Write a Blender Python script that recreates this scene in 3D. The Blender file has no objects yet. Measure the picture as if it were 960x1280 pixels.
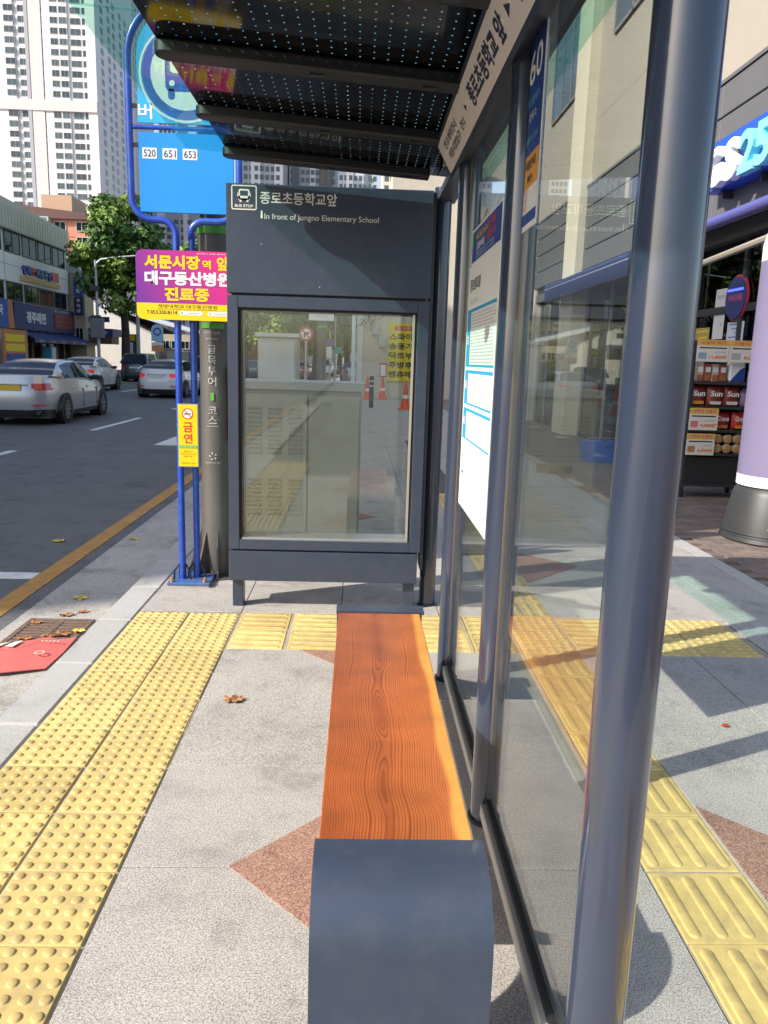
import bpy, math, random
from mathutils import Vector, Matrix, Quaternion
random.seed(7)
sc = bpy.context.scene
C = sc.collection
R = math.radians

# ------------------------------------------------------------------ camera
cam_data = bpy.data.cameras.new('camera')
cam = bpy.data.objects.new('camera', cam_data); C.objects.link(cam)
cam_data.sensor_fit = 'HORIZONTAL'; cam_data.sensor_width = 36.0
cam_data.lens = 36.0 * 968 / 960
cam_data.clip_start = 0.05; cam_data.clip_end = 6000
rt = Vector((0.99910009, -0.03040331, 0.02957439))
dn = Vector((0.02321611, -0.19154088, -0.98121002))
fw = Vector((0.03549674, 0.98101362, -0.19066267))
m = Matrix((rt, -dn, -fw)).transposed().to_4x4()
m.translation = Vector((0, 0, 1.51))
cam.matrix_world = m
sc.camera = cam

# ------------------------------------------------------------------ light
SUN = Vector((1.25, 0.57, -1.0))
elev = math.atan2(1.0, math.hypot(1.25, 0.57))
world = bpy.data.worlds.new('World'); sc.world = world; world.use_nodes = True
nt = world.node_tree
sky = nt.nodes.new('ShaderNodeTexSky'); sky.sky_type = 'NISHITA'; sky.sun_disc = False
sky.sun_elevation = elev; sky.sun_rotation = math.atan2(-1.25, -0.57)
sky.air_density = 1.0; sky.dust_density = 2.2; sky.ozone_density = 1.0
bg = nt.nodes['Background']; bg.inputs['Strength'].default_value = 0.15
nt.links.new(sky.outputs[0], bg.inputs['Color'])
sl = bpy.data.lights.new('sun', 'SUN'); sl.energy = 3.9; sl.angle = R(0.53); sl.color = (1.0, 0.93, 0.82)
so = bpy.data.objects.new('sun', sl); C.objects.link(so)
so.rotation_euler = SUN.to_track_quat('-Z', 'Y').to_euler()
sc.view_settings.view_transform = 'Standard'; sc.view_settings.look = 'None'
sc.view_settings.exposure = 0.86; sc.view_settings.gamma = 1.0
sc.cycles.max_bounces = 10; sc.cycles.transparent_max_bounces = 24
sc.cycles.glossy_bounces = 5; sc.cycles.caustics_reflective = False; sc.cycles.caustics_refractive = False
sc.cycles.sample_clamp_indirect = 6.0

# ------------------------------------------------------------------ materials
MATS = {}
def _n(nt, kind, **kw):
    n = nt.nodes.new(kind)
    for k, v in kw.items():
        if k.startswith('i_'):
            n.inputs[k[2:].replace('_', ' ')].default_value = v
        else:
            setattr(n, k, v)
    return n
def mat(name, col, rough=0.5, metal=0.0, var=0.0, vscale=8.0, bump=0.0, bscale=60.0, coat=0.0, dirt=None, dscale=2.0, damt=0.3, emit=None, spec=0.5, objrand=0.0, hue2=None):
    """plain surface with optional noise tone variation, stain patches and fine bump (world position)"""
    if name in MATS: return MATS[name]
    mt = bpy.data.materials.new(name); mt.use_nodes = True
    nt = mt.node_tree; b = nt.nodes['Principled BSDF']
    b.inputs['Roughness'].default_value = rough; b.inputs['Metallic'].default_value = metal
    b.inputs['Coat Weight'].default_value = coat; b.inputs['Coat Roughness'].default_value = 0.08
    b.inputs['Specular IOR Level'].default_value = spec
    c4 = (*col, 1)
    b.inputs['Base Color'].default_value = c4
    geo = None; last = None
    if var or bump or dirt or hue2 or objrand:
        geo = _n(nt, 'ShaderNodeNewGeometry')
        rgb = _n(nt, 'ShaderNodeRGB'); rgb.outputs[0].default_value = c4; last = rgb.outputs[0]
    if hue2:
        no = _n(nt, 'ShaderNodeTexNoise', i_Scale=vscale * 0.6, i_Detail=3.0); nt.links.new(geo.outputs['Position'], no.inputs['Vector'])
        mr = _n(nt, 'ShaderNodeMapRange', i_From_Min=0.4, i_From_Max=0.6); nt.links.new(no.outputs['Fac'], mr.inputs['Value'])
        mx = _n(nt, 'ShaderNodeMix', data_type='RGBA'); nt.links.new(mr.outputs[0], mx.inputs[0]); nt.links.new(last, mx.inputs[6]); mx.inputs[7].default_value = (*hue2, 1); last = mx.outputs[2]
    if var:
        no = _n(nt, 'ShaderNodeTexNoise', i_Scale=vscale, i_Detail=5.0, i_Roughness=0.65); nt.links.new(geo.outputs['Position'], no.inputs['Vector'])
        mr = _n(nt, 'ShaderNodeMapRange', i_From_Min=0.25, i_From_Max=0.75, i_To_Min=1 - var, i_To_Max=1 + var); nt.links.new(no.outputs['Fac'], mr.inputs['Value'])
        mx = _n(nt, 'ShaderNodeVectorMath', operation='SCALE'); nt.links.new(last, mx.inputs[0]); nt.links.new(mr.outputs[0], mx.inputs['Scale']); last = mx.outputs[0]
    if objrand:
        oi = _n(nt, 'ShaderNodeObjectInfo')
        mr = _n(nt, 'ShaderNodeMapRange', i_To_Min=1 - objrand, i_To_Max=1 + objrand); nt.links.new(oi.outputs['Random'], mr.inputs['Value'])
        mx = _n(nt, 'ShaderNodeVectorMath', operation='SCALE'); nt.links.new(last, mx.inputs[0]); nt.links.new(mr.outputs[0], mx.inputs['Scale']); last = mx.outputs[0]
    if dirt:
        no = _n(nt, 'ShaderNodeTexNoise', i_Scale=dscale, i_Detail=6.0, i_Roughness=0.7, i_Distortion=0.4); nt.links.new(geo.outputs['Position'], no.inputs['Vector'])
        mr = _n(nt, 'ShaderNodeMapRange', i_From_Min=0.48, i_From_Max=0.72, i_To_Min=0.0, i_To_Max=damt); nt.links.new(no.outputs['Fac'], mr.inputs['Value'])
        mx = _n(nt, 'ShaderNodeMix', data_type='RGBA'); nt.links.new(mr.outputs[0], mx.inputs[0]); nt.links.new(last, mx.inputs[6]); mx.inputs[7].default_value = (*dirt, 1); last = mx.outputs[2]
    if last: nt.links.new(last, b.inputs['Base Color'])
    if bump:
        no = _n(nt, 'ShaderNodeTexNoise', i_Scale=bscale, i_Detail=4.0); nt.links.new(geo.outputs['Position'], no.inputs['Vector'])
        bp = _n(nt, 'ShaderNodeBump', i_Strength=bump, i_Distance=0.003); nt.links.new(no.outputs['Fac'], bp.inputs['Height']); nt.links.new(bp.outputs[0], b.inputs['Normal'])
    if emit:
        b.inputs['Emission Color'].default_value = (*emit[0], 1); b.inputs['Emission Strength'].default_value = emit[1]
    MATS[name] = mt
    return mt

def granite(name, c1, c2, c3, scale=230.0, dirtamt=0.4, objrand=0.05):
    if name in MATS: return MATS[name]
    mt = bpy.data.materials.new(name); mt.use_nodes = True; nt = mt.node_tree; b = nt.nodes['Principled BSDF']
    b.inputs['Roughness'].default_value = 0.75; b.inputs['Specular IOR Level'].default_value = 0.3
    geo = _n(nt, 'ShaderNodeNewGeometry')
    no = _n(nt, 'ShaderNodeTexNoise', i_Scale=scale, i_Detail=2.5, i_Roughness=0.7); nt.links.new(geo.outputs['Position'], no.inputs['Vector'])
    cr = _n(nt, 'ShaderNodeValToRGB'); e = cr.color_ramp.elements
    e[0].position = 0.34; e[0].color = (*c1, 1); e[1].position = 0.66; e[1].color = (*c3, 1)
    x = e.new(0.5); x.color = (*c2, 1)
    nt.links.new(no.outputs['Fac'], cr.inputs[0]); last = cr.outputs[0]
    for sc_, lo, hi, amt in ((1.3, 0.42, 0.7, 0.26), (4.5, 0.52, 0.75, 0.42), (2.6, 0.58, 0.70, 0.40), (19.0, 0.55, 0.8, 0.35), (55.0, 0.66, 0.72, 0.55)):
        n2 = _n(nt, 'ShaderNodeTexNoise', i_Scale=sc_, i_Detail=6.0, i_Roughness=0.68); nt.links.new(geo.outputs['Position'], n2.inputs['Vector'])
        mr = _n(nt, 'ShaderNodeMapRange', i_From_Min=lo, i_From_Max=hi, i_To_Min=1.0, i_To_Max=1.0 - amt * dirtamt * 1.6); nt.links.new(n2.outputs['Fac'], mr.inputs['Value'])
        s = _n(nt, 'ShaderNodeVectorMath', operation='SCALE'); nt.links.new(last, s.inputs[0]); nt.links.new(mr.outputs[0], s.inputs['Scale']); last = s.outputs[0]
    oi = _n(nt, 'ShaderNodeObjectInfo')
    mr = _n(nt, 'ShaderNodeMapRange', i_To_Min=1 - objrand, i_To_Max=1 + objrand); nt.links.new(oi.outputs['Random'], mr.inputs['Value'])
    s = _n(nt, 'ShaderNodeVectorMath', operation='SCALE'); nt.links.new(last, s.inputs[0]); nt.links.new(mr.outputs[0], s.inputs['Scale']); last = s.outputs[0]
    nt.links.new(last, b.inputs['Base Color'])
    bp = _n(nt, 'ShaderNodeBump', i_Strength=0.35, i_Distance=0.002); nt.links.new(no.outputs['Fac'], bp.inputs['Height']); nt.links.new(bp.outputs[0], b.inputs['Normal'])
    MATS[name] = mt; return mt

def glass(name, tint=(0.93, 0.97, 0.95), f0=0.04, rough=0.0, gain=1.0):
    """clear sheet: see-through plus mirror by Schlick's law, so daylight passes"""
    if name in MATS: return MATS[name]
    mt = bpy.data.materials.new(name); mt.use_nodes = True; nt = mt.node_tree
    nt.nodes.remove(nt.nodes['Principled BSDF']); out = nt.nodes['Material Output']
    lw = _n(nt, 'ShaderNodeLayerWeight', i_Blend=0.5)
    p = _n(nt, 'ShaderNodeMath', operation='POWER'); p.inputs[1].default_value = 5.0; nt.links.new(lw.outputs['Facing'], p.inputs[0])
    ma = _n(nt, 'ShaderNodeMath', operation='MULTIPLY_ADD', use_clamp=True); ma.inputs[1].default_value = (1 - f0) * gain; ma.inputs[2].default_value = f0 * gain; nt.links.new(p.outputs[0], ma.inputs[0])
    tr = _n(nt, 'ShaderNodeBsdfTransparent'); tr.inputs[0].default_value = (*tint, 1)
    gl = _n(nt, 'ShaderNodeBsdfGlossy'); gl.inputs['Roughness'].default_value = rough; gl.inputs['Color'].default_value = (1, 1, 1, 1)
    mx = _n(nt, 'ShaderNodeMixShader'); nt.links.new(ma.outputs[0], mx.inputs[0]); nt.links.new(tr.outputs[0], mx.inputs[1]); nt.links.new(gl.outputs[0], mx.inputs[2])
    nt.links.new(mx.outputs[0], out.inputs['Surface'])
    MATS[name] = mt; return mt

def wood_mat():
    mt = bpy.data.materials.new('bench_wood'); mt.use_nodes = True; nt = mt.node_tree; b = nt.nodes['Principled BSDF']
    L = nt.links.new
    geo = _n(nt, 'ShaderNodeNewGeometry'); sep = _n(nt, 'ShaderNodeSeparateXYZ'); L(geo.outputs['Position'], sep.inputs[0])
    def math_(op, a, b_=None, c_=None):
        n = _n(nt, 'ShaderNodeMath', operation=op)
        for i, v in enumerate((a, b_, c_)):
            if v is None: continue
            if isinstance(v, (int, float)): n.inputs[i].default_value = v
            else: L(v, n.inputs[i])
        return n.outputs[0]
    cy = _n(nt, 'ShaderNodeCombineXYZ'); L(math_('MULTIPLY', sep.outputs['Y'], 1.9), cy.inputs[1]); L(math_('MULTIPLY', sep.outputs['X'], 1.5), cy.inputs[0])
    n1 = _n(nt, 'ShaderNodeTexNoise', i_Scale=1.0, i_Detail=1.5, i_Roughness=0.5); L(cy.outputs[0], n1.inputs['Vector'])
    cy2 = _n(nt, 'ShaderNodeCombineXYZ'); L(math_('MULTIPLY', sep.outputs['Y'], 2.6), cy2.inputs[1]); L(math_('MULTIPLY', sep.outputs['X'], 30.0), cy2.inputs[0])
    n2 = _n(nt, 'ShaderNodeTexNoise', i_Scale=1.0, i_Detail=4.0, i_Roughness=0.6); L(cy2.outputs[0], n2.inputs['Vector'])
    cy3 = _n(nt, 'ShaderNodeCombineXYZ'); L(math_('MULTIPLY', sep.outputs['Y'], 2.3), cy3.inputs[1])
    n3 = _n(nt, 'ShaderNodeTexNoise', i_Scale=1.0, i_Detail=2.0); L(cy3.outputs[0], n3.inputs['Vector'])
    # x distance from a wandering heart line
    xc = math_('ADD', math_('MULTIPLY_ADD', n3.outputs['Fac'], 0.06, 0.062), 0.0)
    dx = math_('SUBTRACT', sep.outputs['X'], xc)
    dx = math_('ADD', dx, math_('MULTIPLY_ADD', n2.outputs['Fac'], 0.007, -0.0035))
    depth = math_('MAXIMUM', math_('MULTIPLY_ADD', n1.outputs['Fac'], 0.13, -0.055), 0.0)
    r = math_('SQRT', math_('ADD', math_('MULTIPLY', dx, dx), math_('MULTIPLY', depth, depth)))
    cy5 = _n(nt, 'ShaderNodeCombineXYZ'); L(math_('MULTIPLY', r, 26.0), cy5.inputs[0]); L(math_('MULTIPLY', sep.outputs['Y'], .5), cy5.inputs[1])
    n5 = _n(nt, 'ShaderNodeTexNoise', i_Scale=1.0, i_Detail=3.0); L(cy5.outputs[0], n5.inputs['Vector'])
    ring = math_('FRACT', math_('ADD', math_('MULTIPLY', math_('ADD', r, math_('MULTIPLY', math_('MULTIPLY', r, r), 1.2)), 120.0), math_('MULTIPLY', n5.outputs['Fac'], 3.2)))
    cr = _n(nt, 'ShaderNodeValToRGB'); e = cr.color_ramp.elements
    e[0].position = 0.0; e[0].color = (0.47, 0.140, 0.028, 1); e[1].position = 1.0; e[1].color = (0.36, 0.098, 0.019, 1)
    x = e.new(0.5); x.color = (0.41, 0.112, 0.021, 1); x = e.new(0.80); x.color = (0.255, 0.054, 0.010, 1); x = e.new(0.93); x.color = (0.27, 0.058, 0.011, 1)
    L(ring, cr.inputs[0])
    # heart wood is redder, a sapwood strip on the wall side is pale
    mr = _n(nt, 'ShaderNodeMapRange', interpolation_type='SMOOTHSTEP', i_From_Min=0.008, i_From_Max=0.035, i_To_Min=0.55, i_To_Max=0.0); L(r, mr.inputs['Value'])
    mx0 = _n(nt, 'ShaderNodeMix', data_type='RGBA'); L(mr.outputs[0], mx0.inputs[0]); L(cr.outputs[0], mx0.inputs[6]); mx0.inputs[7].default_value = (0.26, 0.055, 0.01, 1)
    sx = math_('ADD', sep.outputs['X'], math_('MULTIPLY_ADD', n3.outputs['Fac'], 0.05, -0.025))
    mr2 = _n(nt, 'ShaderNodeMapRange', interpolation_type='SMOOTHSTEP', i_From_Min=0.238, i_From_Max=0.262, i_To_Min=0.0, i_To_Max=0.85); L(sx, mr2.inputs['Value'])
    mx1 = _n(nt, 'ShaderNodeMix', data_type='RGBA'); L(mr2.outputs[0], mx1.inputs[0]); L(mx0.outputs[2], mx1.inputs[6]); mx1.inputs[7].default_value = (0.68, 0.31, 0.055, 1)
    mrx = _n(nt, 'ShaderNodeMapRange', i_From_Min=-.07, i_From_Max=.2, i_To_Min=0.45, i_To_Max=0.0); L(math_('ADD', sep.outputs['X'], math_('MULTIPLY_ADD', n1.outputs['Fac'], .1, -.05)), mrx.inputs['Value'])
    mxr = _n(nt, 'ShaderNodeMix', data_type='RGBA', blend_type='MULTIPLY'); L(mrx.outputs[0], mxr.inputs[0]); L(mx1.outputs[2], mxr.inputs[6]); mxr.inputs[7].default_value = (.72, .50, .42, 1); mx1 = mxr
    # soft blotches
    n4 = _n(nt, 'ShaderNodeTexNoise', i_Scale=6.0, i_Detail=3.0); L(geo.outputs['Position'], n4.inputs['Vector'])
    mr3 = _n(nt, 'ShaderNodeMapRange', i_From_Min=0.3, i_From_Max=0.7, i_To_Min=0.76, i_To_Max=1.16); L(n4.outputs['Fac'], mr3.inputs['Value'])
    s = _n(nt, 'ShaderNodeVectorMath', operation='SCALE'); L(mx1.outputs[2], s.inputs[0]); L(mr3.outputs[0], s.inputs['Scale'])
    L(s.outputs[0], b.inputs['Base Color'])
    b.inputs['Roughness'].default_value = 0.42; b.inputs['Coat Weight'].default_value = 0.25; b.inputs['Coat Roughness'].default_value = 0.25
    bp = _n(nt, 'ShaderNodeBump', i_Strength=0.25, i_Distance=0.001); L(ring, bp.inputs['Height']); L(bp.outputs[0], b.inputs['Normal'])
    return mt

def dot_panel_mat():
    """dark glossy sheet with a grid of small punched holes that let the sky through"""
    mt = bpy.data.materials.new('punched_panel'); mt.use_nodes = True; nt = mt.node_tree; b = nt.nodes['Principled BSDF']; L = nt.links.new
    b.inputs['Base Color'].default_value = (0.006, 0.0065, 0.008, 1); b.inputs['Roughness'].default_value = 0.07; b.inputs['Specular IOR Level'].default_value = 0.22
    geo = _n(nt, 'ShaderNodeNewGeometry'); sep = _n(nt, 'ShaderNodeSeparateXYZ'); L(geo.outputs['Position'], sep.inputs[0])
    def m1(op, a, v=None):
        n = _n(nt, 'ShaderNodeMath', operation=op); L(a, n.inputs[0])
        if v is not None:
            if isinstance(v, float): n.inputs[1].default_value = v
            else: L(v, n.inputs[1])
        return n.outputs[0]
    fx = m1('SUBTRACT', m1('FRACT', m1('DIVIDE', sep.outputs[0], 0.0485)), 0.5)
    fy = m1('SUBTRACT', m1('FRACT', m1('DIVIDE', sep.outputs[1], 0.052)), 0.5)
    d2 = m1('ADD', m1('MULTIPLY', fx, fx), m1('MULTIPLY', fy, fy))
    hole = m1('LESS_THAN', d2, 0.0040)
    tr = _n(nt, 'ShaderNodeBsdfTransparent'); mx = _n(nt, 'ShaderNodeMixShader')
    L(hole, mx.inputs[0]); L(b.outputs[0], mx.inputs[1]); L(tr.outputs[0], mx.inputs[2]); L(mx.outputs[0], nt.nodes['Material Output'].inputs['Surface'])
    return mt

NAVY = mat('navy_paint', (0.034, 0.046, 0.077), 0.42, var=0.08, vscale=5, coat=0.15, dirt=(.085, .09, .10), dscale=16, damt=.28)
NAVYM = mat('navy_tube_paint', (0.029, 0.039, 0.068), 0.22, coat=0.9, var=0.05, vscale=9)
DARKM = mat('dark_frame_metal', (0.022, 0.025, 0.032), 0.38)
BLACK = mat('black_rubber', (0.012, 0.012, 0.013), 0.7)
GASK = mat('brown_gasket', (0.13, 0.105, 0.085), 0.6)
STEEL = mat('brushed_steel', (0.55, 0.54, 0.52), 0.35, metal=0.8)
WHITE = mat('white_print', (0.80, 0.80, 0.78), 0.5)
WHITEP = mat('white_paint_wall', (0.74, 0.72, 0.68), 0.7, var=0.06, vscale=1.5)
SIGNW = mat('sign_white_face', (0.78, 0.72, 0.66), 0.35)
INK = mat('navy_ink', (0.02, 0.028, 0.06), 0.5)
INKB = mat('black_ink', (0.02, 0.02, 0.022), 0.5)
BLUEP = mat('blue_pole_paint', (0.016, 0.065, 0.42), 0.33, coat=0.3, var=0.15, vscale=14, dirt=(0.05, 0.20, 0.50), dscale=7, damt=0.5)
SKYB = mat('sky_blue_sign', (0.012, 0.27, 0.72), 0.35, var=0.05, vscale=3)
CYAN = mat('pale_cyan_print', (0.14, 0.62, 0.85), 0.4)
RINGB = mat('ring_blue_print', (0.015, 0.11, 0.42), 0.4)
YEL = mat('sign_yellow', (0.83, 0.60, 0.0), 0.4)
PURP = mat('sign_purple', (0.21, 0.02, 0.27), 0.4)
MAGE = mat('sign_magenta', (0.72, 0.015, 0.22), 0.4)
REDP = mat('print_red', (0.62, 0.045, 0.03), 0.45)
GREENP = mat('print_green', (0.10, 0.42, 0.07), 0.45)
ORANGE = mat('print_orange', (0.80, 0.30, 0.03), 0.5)
POLEG = mat('brown_grey_pole', (0.125, 0.115, 0.102), 0.55, var=0.10, vscale=6, bump=0.1, bscale=150)
GLASS = glass('clear_wall_glass', (0.90, 0.94, 0.925), gain=1.0)
GLASSG = glass('green_roof_glass', (0.73, 0.915, 0.86), f0=0.03, gain=0.6)
GLASSP = glass('panel_glass', (0.955, 0.97, 0.945), f0=0.042, gain=1.0)
SHOPGL = glass('shop_window_glass', (0.36, 0.41, 0.44), f0=0.045, gain=0.9)
DKGL = mat('dark_window_glass', (0.012, 0.020, 0.024), 0.05, spec=0.1)
GRAN = granite('grey_granite', (0.17, 0.16, 0.15), (0.42, 0.392, 0.36), (0.60, 0.57, 0.53), 210, dirtamt=0.42)
GRANK = granite('kerb_granite', (0.30, 0.29, 0.28), (0.41, 0.40, 0.385), (0.52, 0.51, 0.49), 260, dirtamt=0.25)
GRANR = granite('red_brown_granite', (0.15, 0.080, 0.058), (0.33, 0.185, 0.135), (0.50, 0.34, 0.27), 190)
GUTC = granite('gutter_concrete', (0.29, 0.275, 0.25), (0.41, 0.39, 0.355), (0.54, 0.51, 0.47), 120, dirtamt=0.6)
GROUT = mat('dark_grout', (0.10, 0.092, 0.082), 0.9, var=0.2, vscale=20)
ASPH = granite('asphalt', (0.095, 0.095, 0.096), (0.140, 0.140, 0.142), (0.20, 0.20, 0.20), 130, dirtamt=0.5)
TACT0 = mat('yellow_tactile_concrete', (0.575, 0.435, 0.160), 0.7, var=0.12, vscale=26, bump=0.12, bscale=180, dirt=(0.34, 0.26, 0.13), dscale=9, damt=0.8, objrand=0.15)
def tact_mat():
    mt = TACT0; nt = mt.node_tree; L = nt.links.new; b = nt.nodes['Principled BSDF']; src = b.inputs['Base Color'].links[0].from_socket
    geo = _n(nt, 'ShaderNodeNewGeometry'); sep = _n(nt, 'ShaderNodeSeparateXYZ'); L(geo.outputs['Position'], sep.inputs[0])
    mr = _n(nt, 'ShaderNodeMapRange', i_From_Min=.0040, i_From_Max=.0068, i_To_Max=.75); L(sep.outputs[2], mr.inputs['Value'])
    no = _n(nt, 'ShaderNodeTexNoise', i_Scale=14.0, i_Detail=4.0); L(geo.outputs['Position'], no.inputs['Vector'])
    m2 = _n(nt, 'ShaderNodeMapRange', i_From_Min=.35, i_From_Max=.62); L(no.outputs['Fac'], m2.inputs['Value'])
    mu = _n(nt, 'ShaderNodeMath', operation='MULTIPLY'); L(mr.outputs[0], mu.inputs[0]); L(m2.outputs[0], mu.inputs[1])
    mx = _n(nt, 'ShaderNodeMix', data_type='RGBA'); L(mu.outputs[0], mx.inputs[0]); L(src, mx.inputs[6]); mx.inputs[7].default_value = (.36, .25, .10, 1)
    L(mx.outputs[2], b.inputs['Base Color']); return mt     # raised tops worn and soiled by feet
TACT = tact_mat()
ROADY = mat('road_yellow_paint', (0.44, 0.225, 0.045), 0.7, var=0.18, vscale=9, dirt=(0.14, 0.11, 0.08), dscale=10, damt=0.6)
ROADW = mat('road_white_paint', (0.66, 0.66, 0.64), 0.7, var=0.12, vscale=9, dirt=(0.2, 0.2, 0.2), dscale=8, damt=0.5)
BRICKP = mat('brown_paving_brick', (0.20, 0.145, 0.12), 0.8, var=0.18, vscale=14, objrand=0.18, hue2=(0.16, 0.13, 0.115))
WOOD = wood_mat()
PUNCH = dot_panel_mat()
LEAFB = mat('dry_brown_leaf', (0.30, 0.13, 0.05), 0.6, var=0.3, vscale=40)
LEAFY = mat('yellow_leaf', (0.52, 0.40, 0.06), 0.6, var=0.3, vscale=40)
BARK = mat('bark', (0.060, 0.045, 0.034), 0.9, var=0.3, vscale=4, bump=0.6, bscale=12)
FOL = mat('tree_foliage', (0.16, 0.26, 0.05), 0.55, var=0.35, vscale=0.9, hue2=(0.20, 0.28, 0.05), spec=0.3)
FOLD = mat('tree_foliage_deep', (0.075, 0.15, 0.035), 0.55, var=0.35, vscale=0.9, spec=0.3)

# ------------------------------------------------------------------ mesh builder
class MB:
    def __init__(s): s.v = []; s.f = []; s.mi = []
    def add(s, vs, fs, mi=0):
        o = len(s.v); s.v += [tuple(p) for p in vs]; s.f += [tuple(o + i for i in f) for f in fs]; s.mi += [mi] * len(fs); return s
    def poly(s, pts, mi=0): return s.add(pts, [range(len(pts))], mi)
    def box(s, x0, x1, y0, y1, z0, z1, b=0.0, mi=0):
        if x0 > x1: x0, x1 = x1, x0
        if y0 > y1: y0, y1 = y1, y0
        if z0 > z1: z0, z1 = z1, z0
        if b <= 0:
            vs = [(x, y, z) for z in (z0, z1) for y in (y0, y1) for x in (x0, x1)]
            fs = [(0, 2, 3, 1), (4, 5, 7, 6), (0, 1, 5, 4), (2, 6, 7, 3), (0, 4, 6, 2), (1, 3, 7, 5)]
            return s.add(vs, fs, mi)
        b = min(b, (x1 - x0) * .45, (y1 - y0) * .45, (z1 - z0) * .45)
        vs = []; idx = {}
        X = (x0, x1); Y = (y0, y1); Z = (z0, z1)
        for i in (0, 1):
            for j in (0, 1):
                for k in (0, 1):
                    sx = b if i == 0 else -b; sy = b if j == 0 else -b; sz = b if k == 0 else -b
                    for a, p in enumerate(((X[i], Y[j] + sy, Z[k] + sz), (X[i] + sx, Y[j], Z[k] + sz), (X[i] + sx, Y[j] + sy, Z[k]))):
                        idx[i, j, k, a] = len(vs); vs.append(p)
        I = lambda i, j, k, a: idx[i, j, k, a]
        fs = []
        for i in (0, 1):
            fs.append([I(i, j, k, 0) for j, k in ((0, 0), (1, 0), (1, 1), (0, 1))])
            fs.append([I(j, i, k, 1) for j, k in ((0, 0), (1, 0), (1, 1), (0, 1))])
            fs.append([I(j, k, i, 2) for j, k in ((0, 0), (1, 0), (1, 1), (0, 1))])
        for p in (0, 1):
            for q in (0, 1):
                fs.append([I(0, p, q, 1), I(1, p, q, 1), I(1, p, q, 2), I(0, p, q, 2)])
                fs.append([I(p, 0, q, 0), I(p, 1, q, 0), I(p, 1, q, 2), I(p, 0, q, 2)])
                fs.append([I(p, q, 0, 0), I(p, q, 1, 0), I(p, q, 1, 1), I(p, q, 0, 1)])
                for r_ in (0, 1): 
                    if p == 0 or True:
                        pass
        for i in (0, 1):
            for j in (0, 1):
                for k in (0, 1): fs.append([I(i, j, k, 0), I(i, j, k, 1), I(i, j, k, 2)])
        return s.add(vs, fs, mi)
    def hexa(s, a, b, mi=0):
        """two quads a (4 pts) and b (4 pts) joined"""
        return s.add(list(a) + list(b), [(3, 2, 1, 0), (4, 5, 6, 7), (0, 1, 5, 4), (1, 2, 6, 5), (2, 3, 7, 6), (3, 0, 4, 7)], mi)
    def tube(s, path, r, n=10, cap=True, mi=0):
        path = [Vector(p) for p in path]; rs = r if isinstance(r, (list, tuple)) else [r] * len(path)
        t0 = (path[1] - path[0]).normalized(); up = Vector((0, 0, 1)) if abs(t0.z) < .9 else Vector((1, 0, 0))
        a = t0.cross(up).normalized(); vs = []
        for i, p in enumerate(path):
            t = (path[min(i + 1, len(path) - 1)] - path[max(i - 1, 0)]).normalized()
            a = (a - t * a.dot(t)).normalized(); b = t.cross(a)
            for k in range(n):
                w = 2 * math.pi * k / n; vs.append(p + (a * math.cos(w) + b * math.sin(w)) * rs[i])
        fs = [(i * n + k, i * n + (k + 1) % n, (i + 1) * n + (k + 1) % n, (i + 1) * n + k) for i in range(len(path) - 1) for k in range(n)]
        if cap: fs += [tuple(range(n))[::-1], tuple((len(path) - 1) * n + k for k in range(n))]
        return s.add(vs, fs, mi)
    def cyl(s, p0, p1, r, r1=None, n=16, cap=True, mi=0): return s.tube([p0, p1], [r, r if r1 is None else r1], n, cap, mi)
    def lathe(s, c, prof, n=20, mi=0, axis='z', cap=True):
        vs = []
        for r, h in prof:
            for k in range(n):
                w = 2 * math.pi * k / n; a, b = r * math.cos(w), r * math.sin(w)
                vs.append((c[0] + a, c[1] + b, c[2] + h) if axis == 'z' else (c[0] + h, c[1] + a, c[2] + b) if axis == 'x' else (c[0] + a, c[1] + h, c[2] + b))
        m_ = len(prof)
        fs = [(i * n + k, i * n + (k + 1) % n, (i + 1) * n + (k + 1) % n, (i + 1) * n + k) for i in range(m_ - 1) for k in range(n)]
        if cap: fs += [tuple(range(n))[::-1], tuple((m_ - 1) * n + k for k in range(n))]
        return s.add(vs, fs, mi)
    def prism(s, pts, axis, a0, a1, mi=0):
        """2-d outline swept along an axis: x:(y,z)  y:(x,z)  z:(x,y)"""
        P = {'x': lambda p, a: (a, p[0], p[1]), 'y': lambda p, a: (p[0], a, p[1]), 'z': lambda p, a: (p[0], p[1], a)}[axis]
        n = len(pts); vs = [P(p, a0) for p in pts] + [P(p, a1) for p in pts]
        fs = [tuple(range(n)), tuple(range(2 * n - 1, n - 1, -1))] + [(i, n + i, n + (i + 1) % n, (i + 1) % n) for i in range(n)]
        return s.add(vs, fs, mi)
    def slab(s, pts, nrm, t, mi=0):
        """flat polygon given thickness t along nrm"""
        nrm = Vector(nrm); n = len(pts); a = [Vector(p) for p in pts]; vs = a + [p + nrm * t for p in a]
        fs = [tuple(range(n))[::-1], tuple(range(n, 2 * n))] + [(i, (i + 1) % n, n + (i + 1) % n, n + i) for i in range(n)]
        return s.add(vs, fs, mi)

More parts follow.
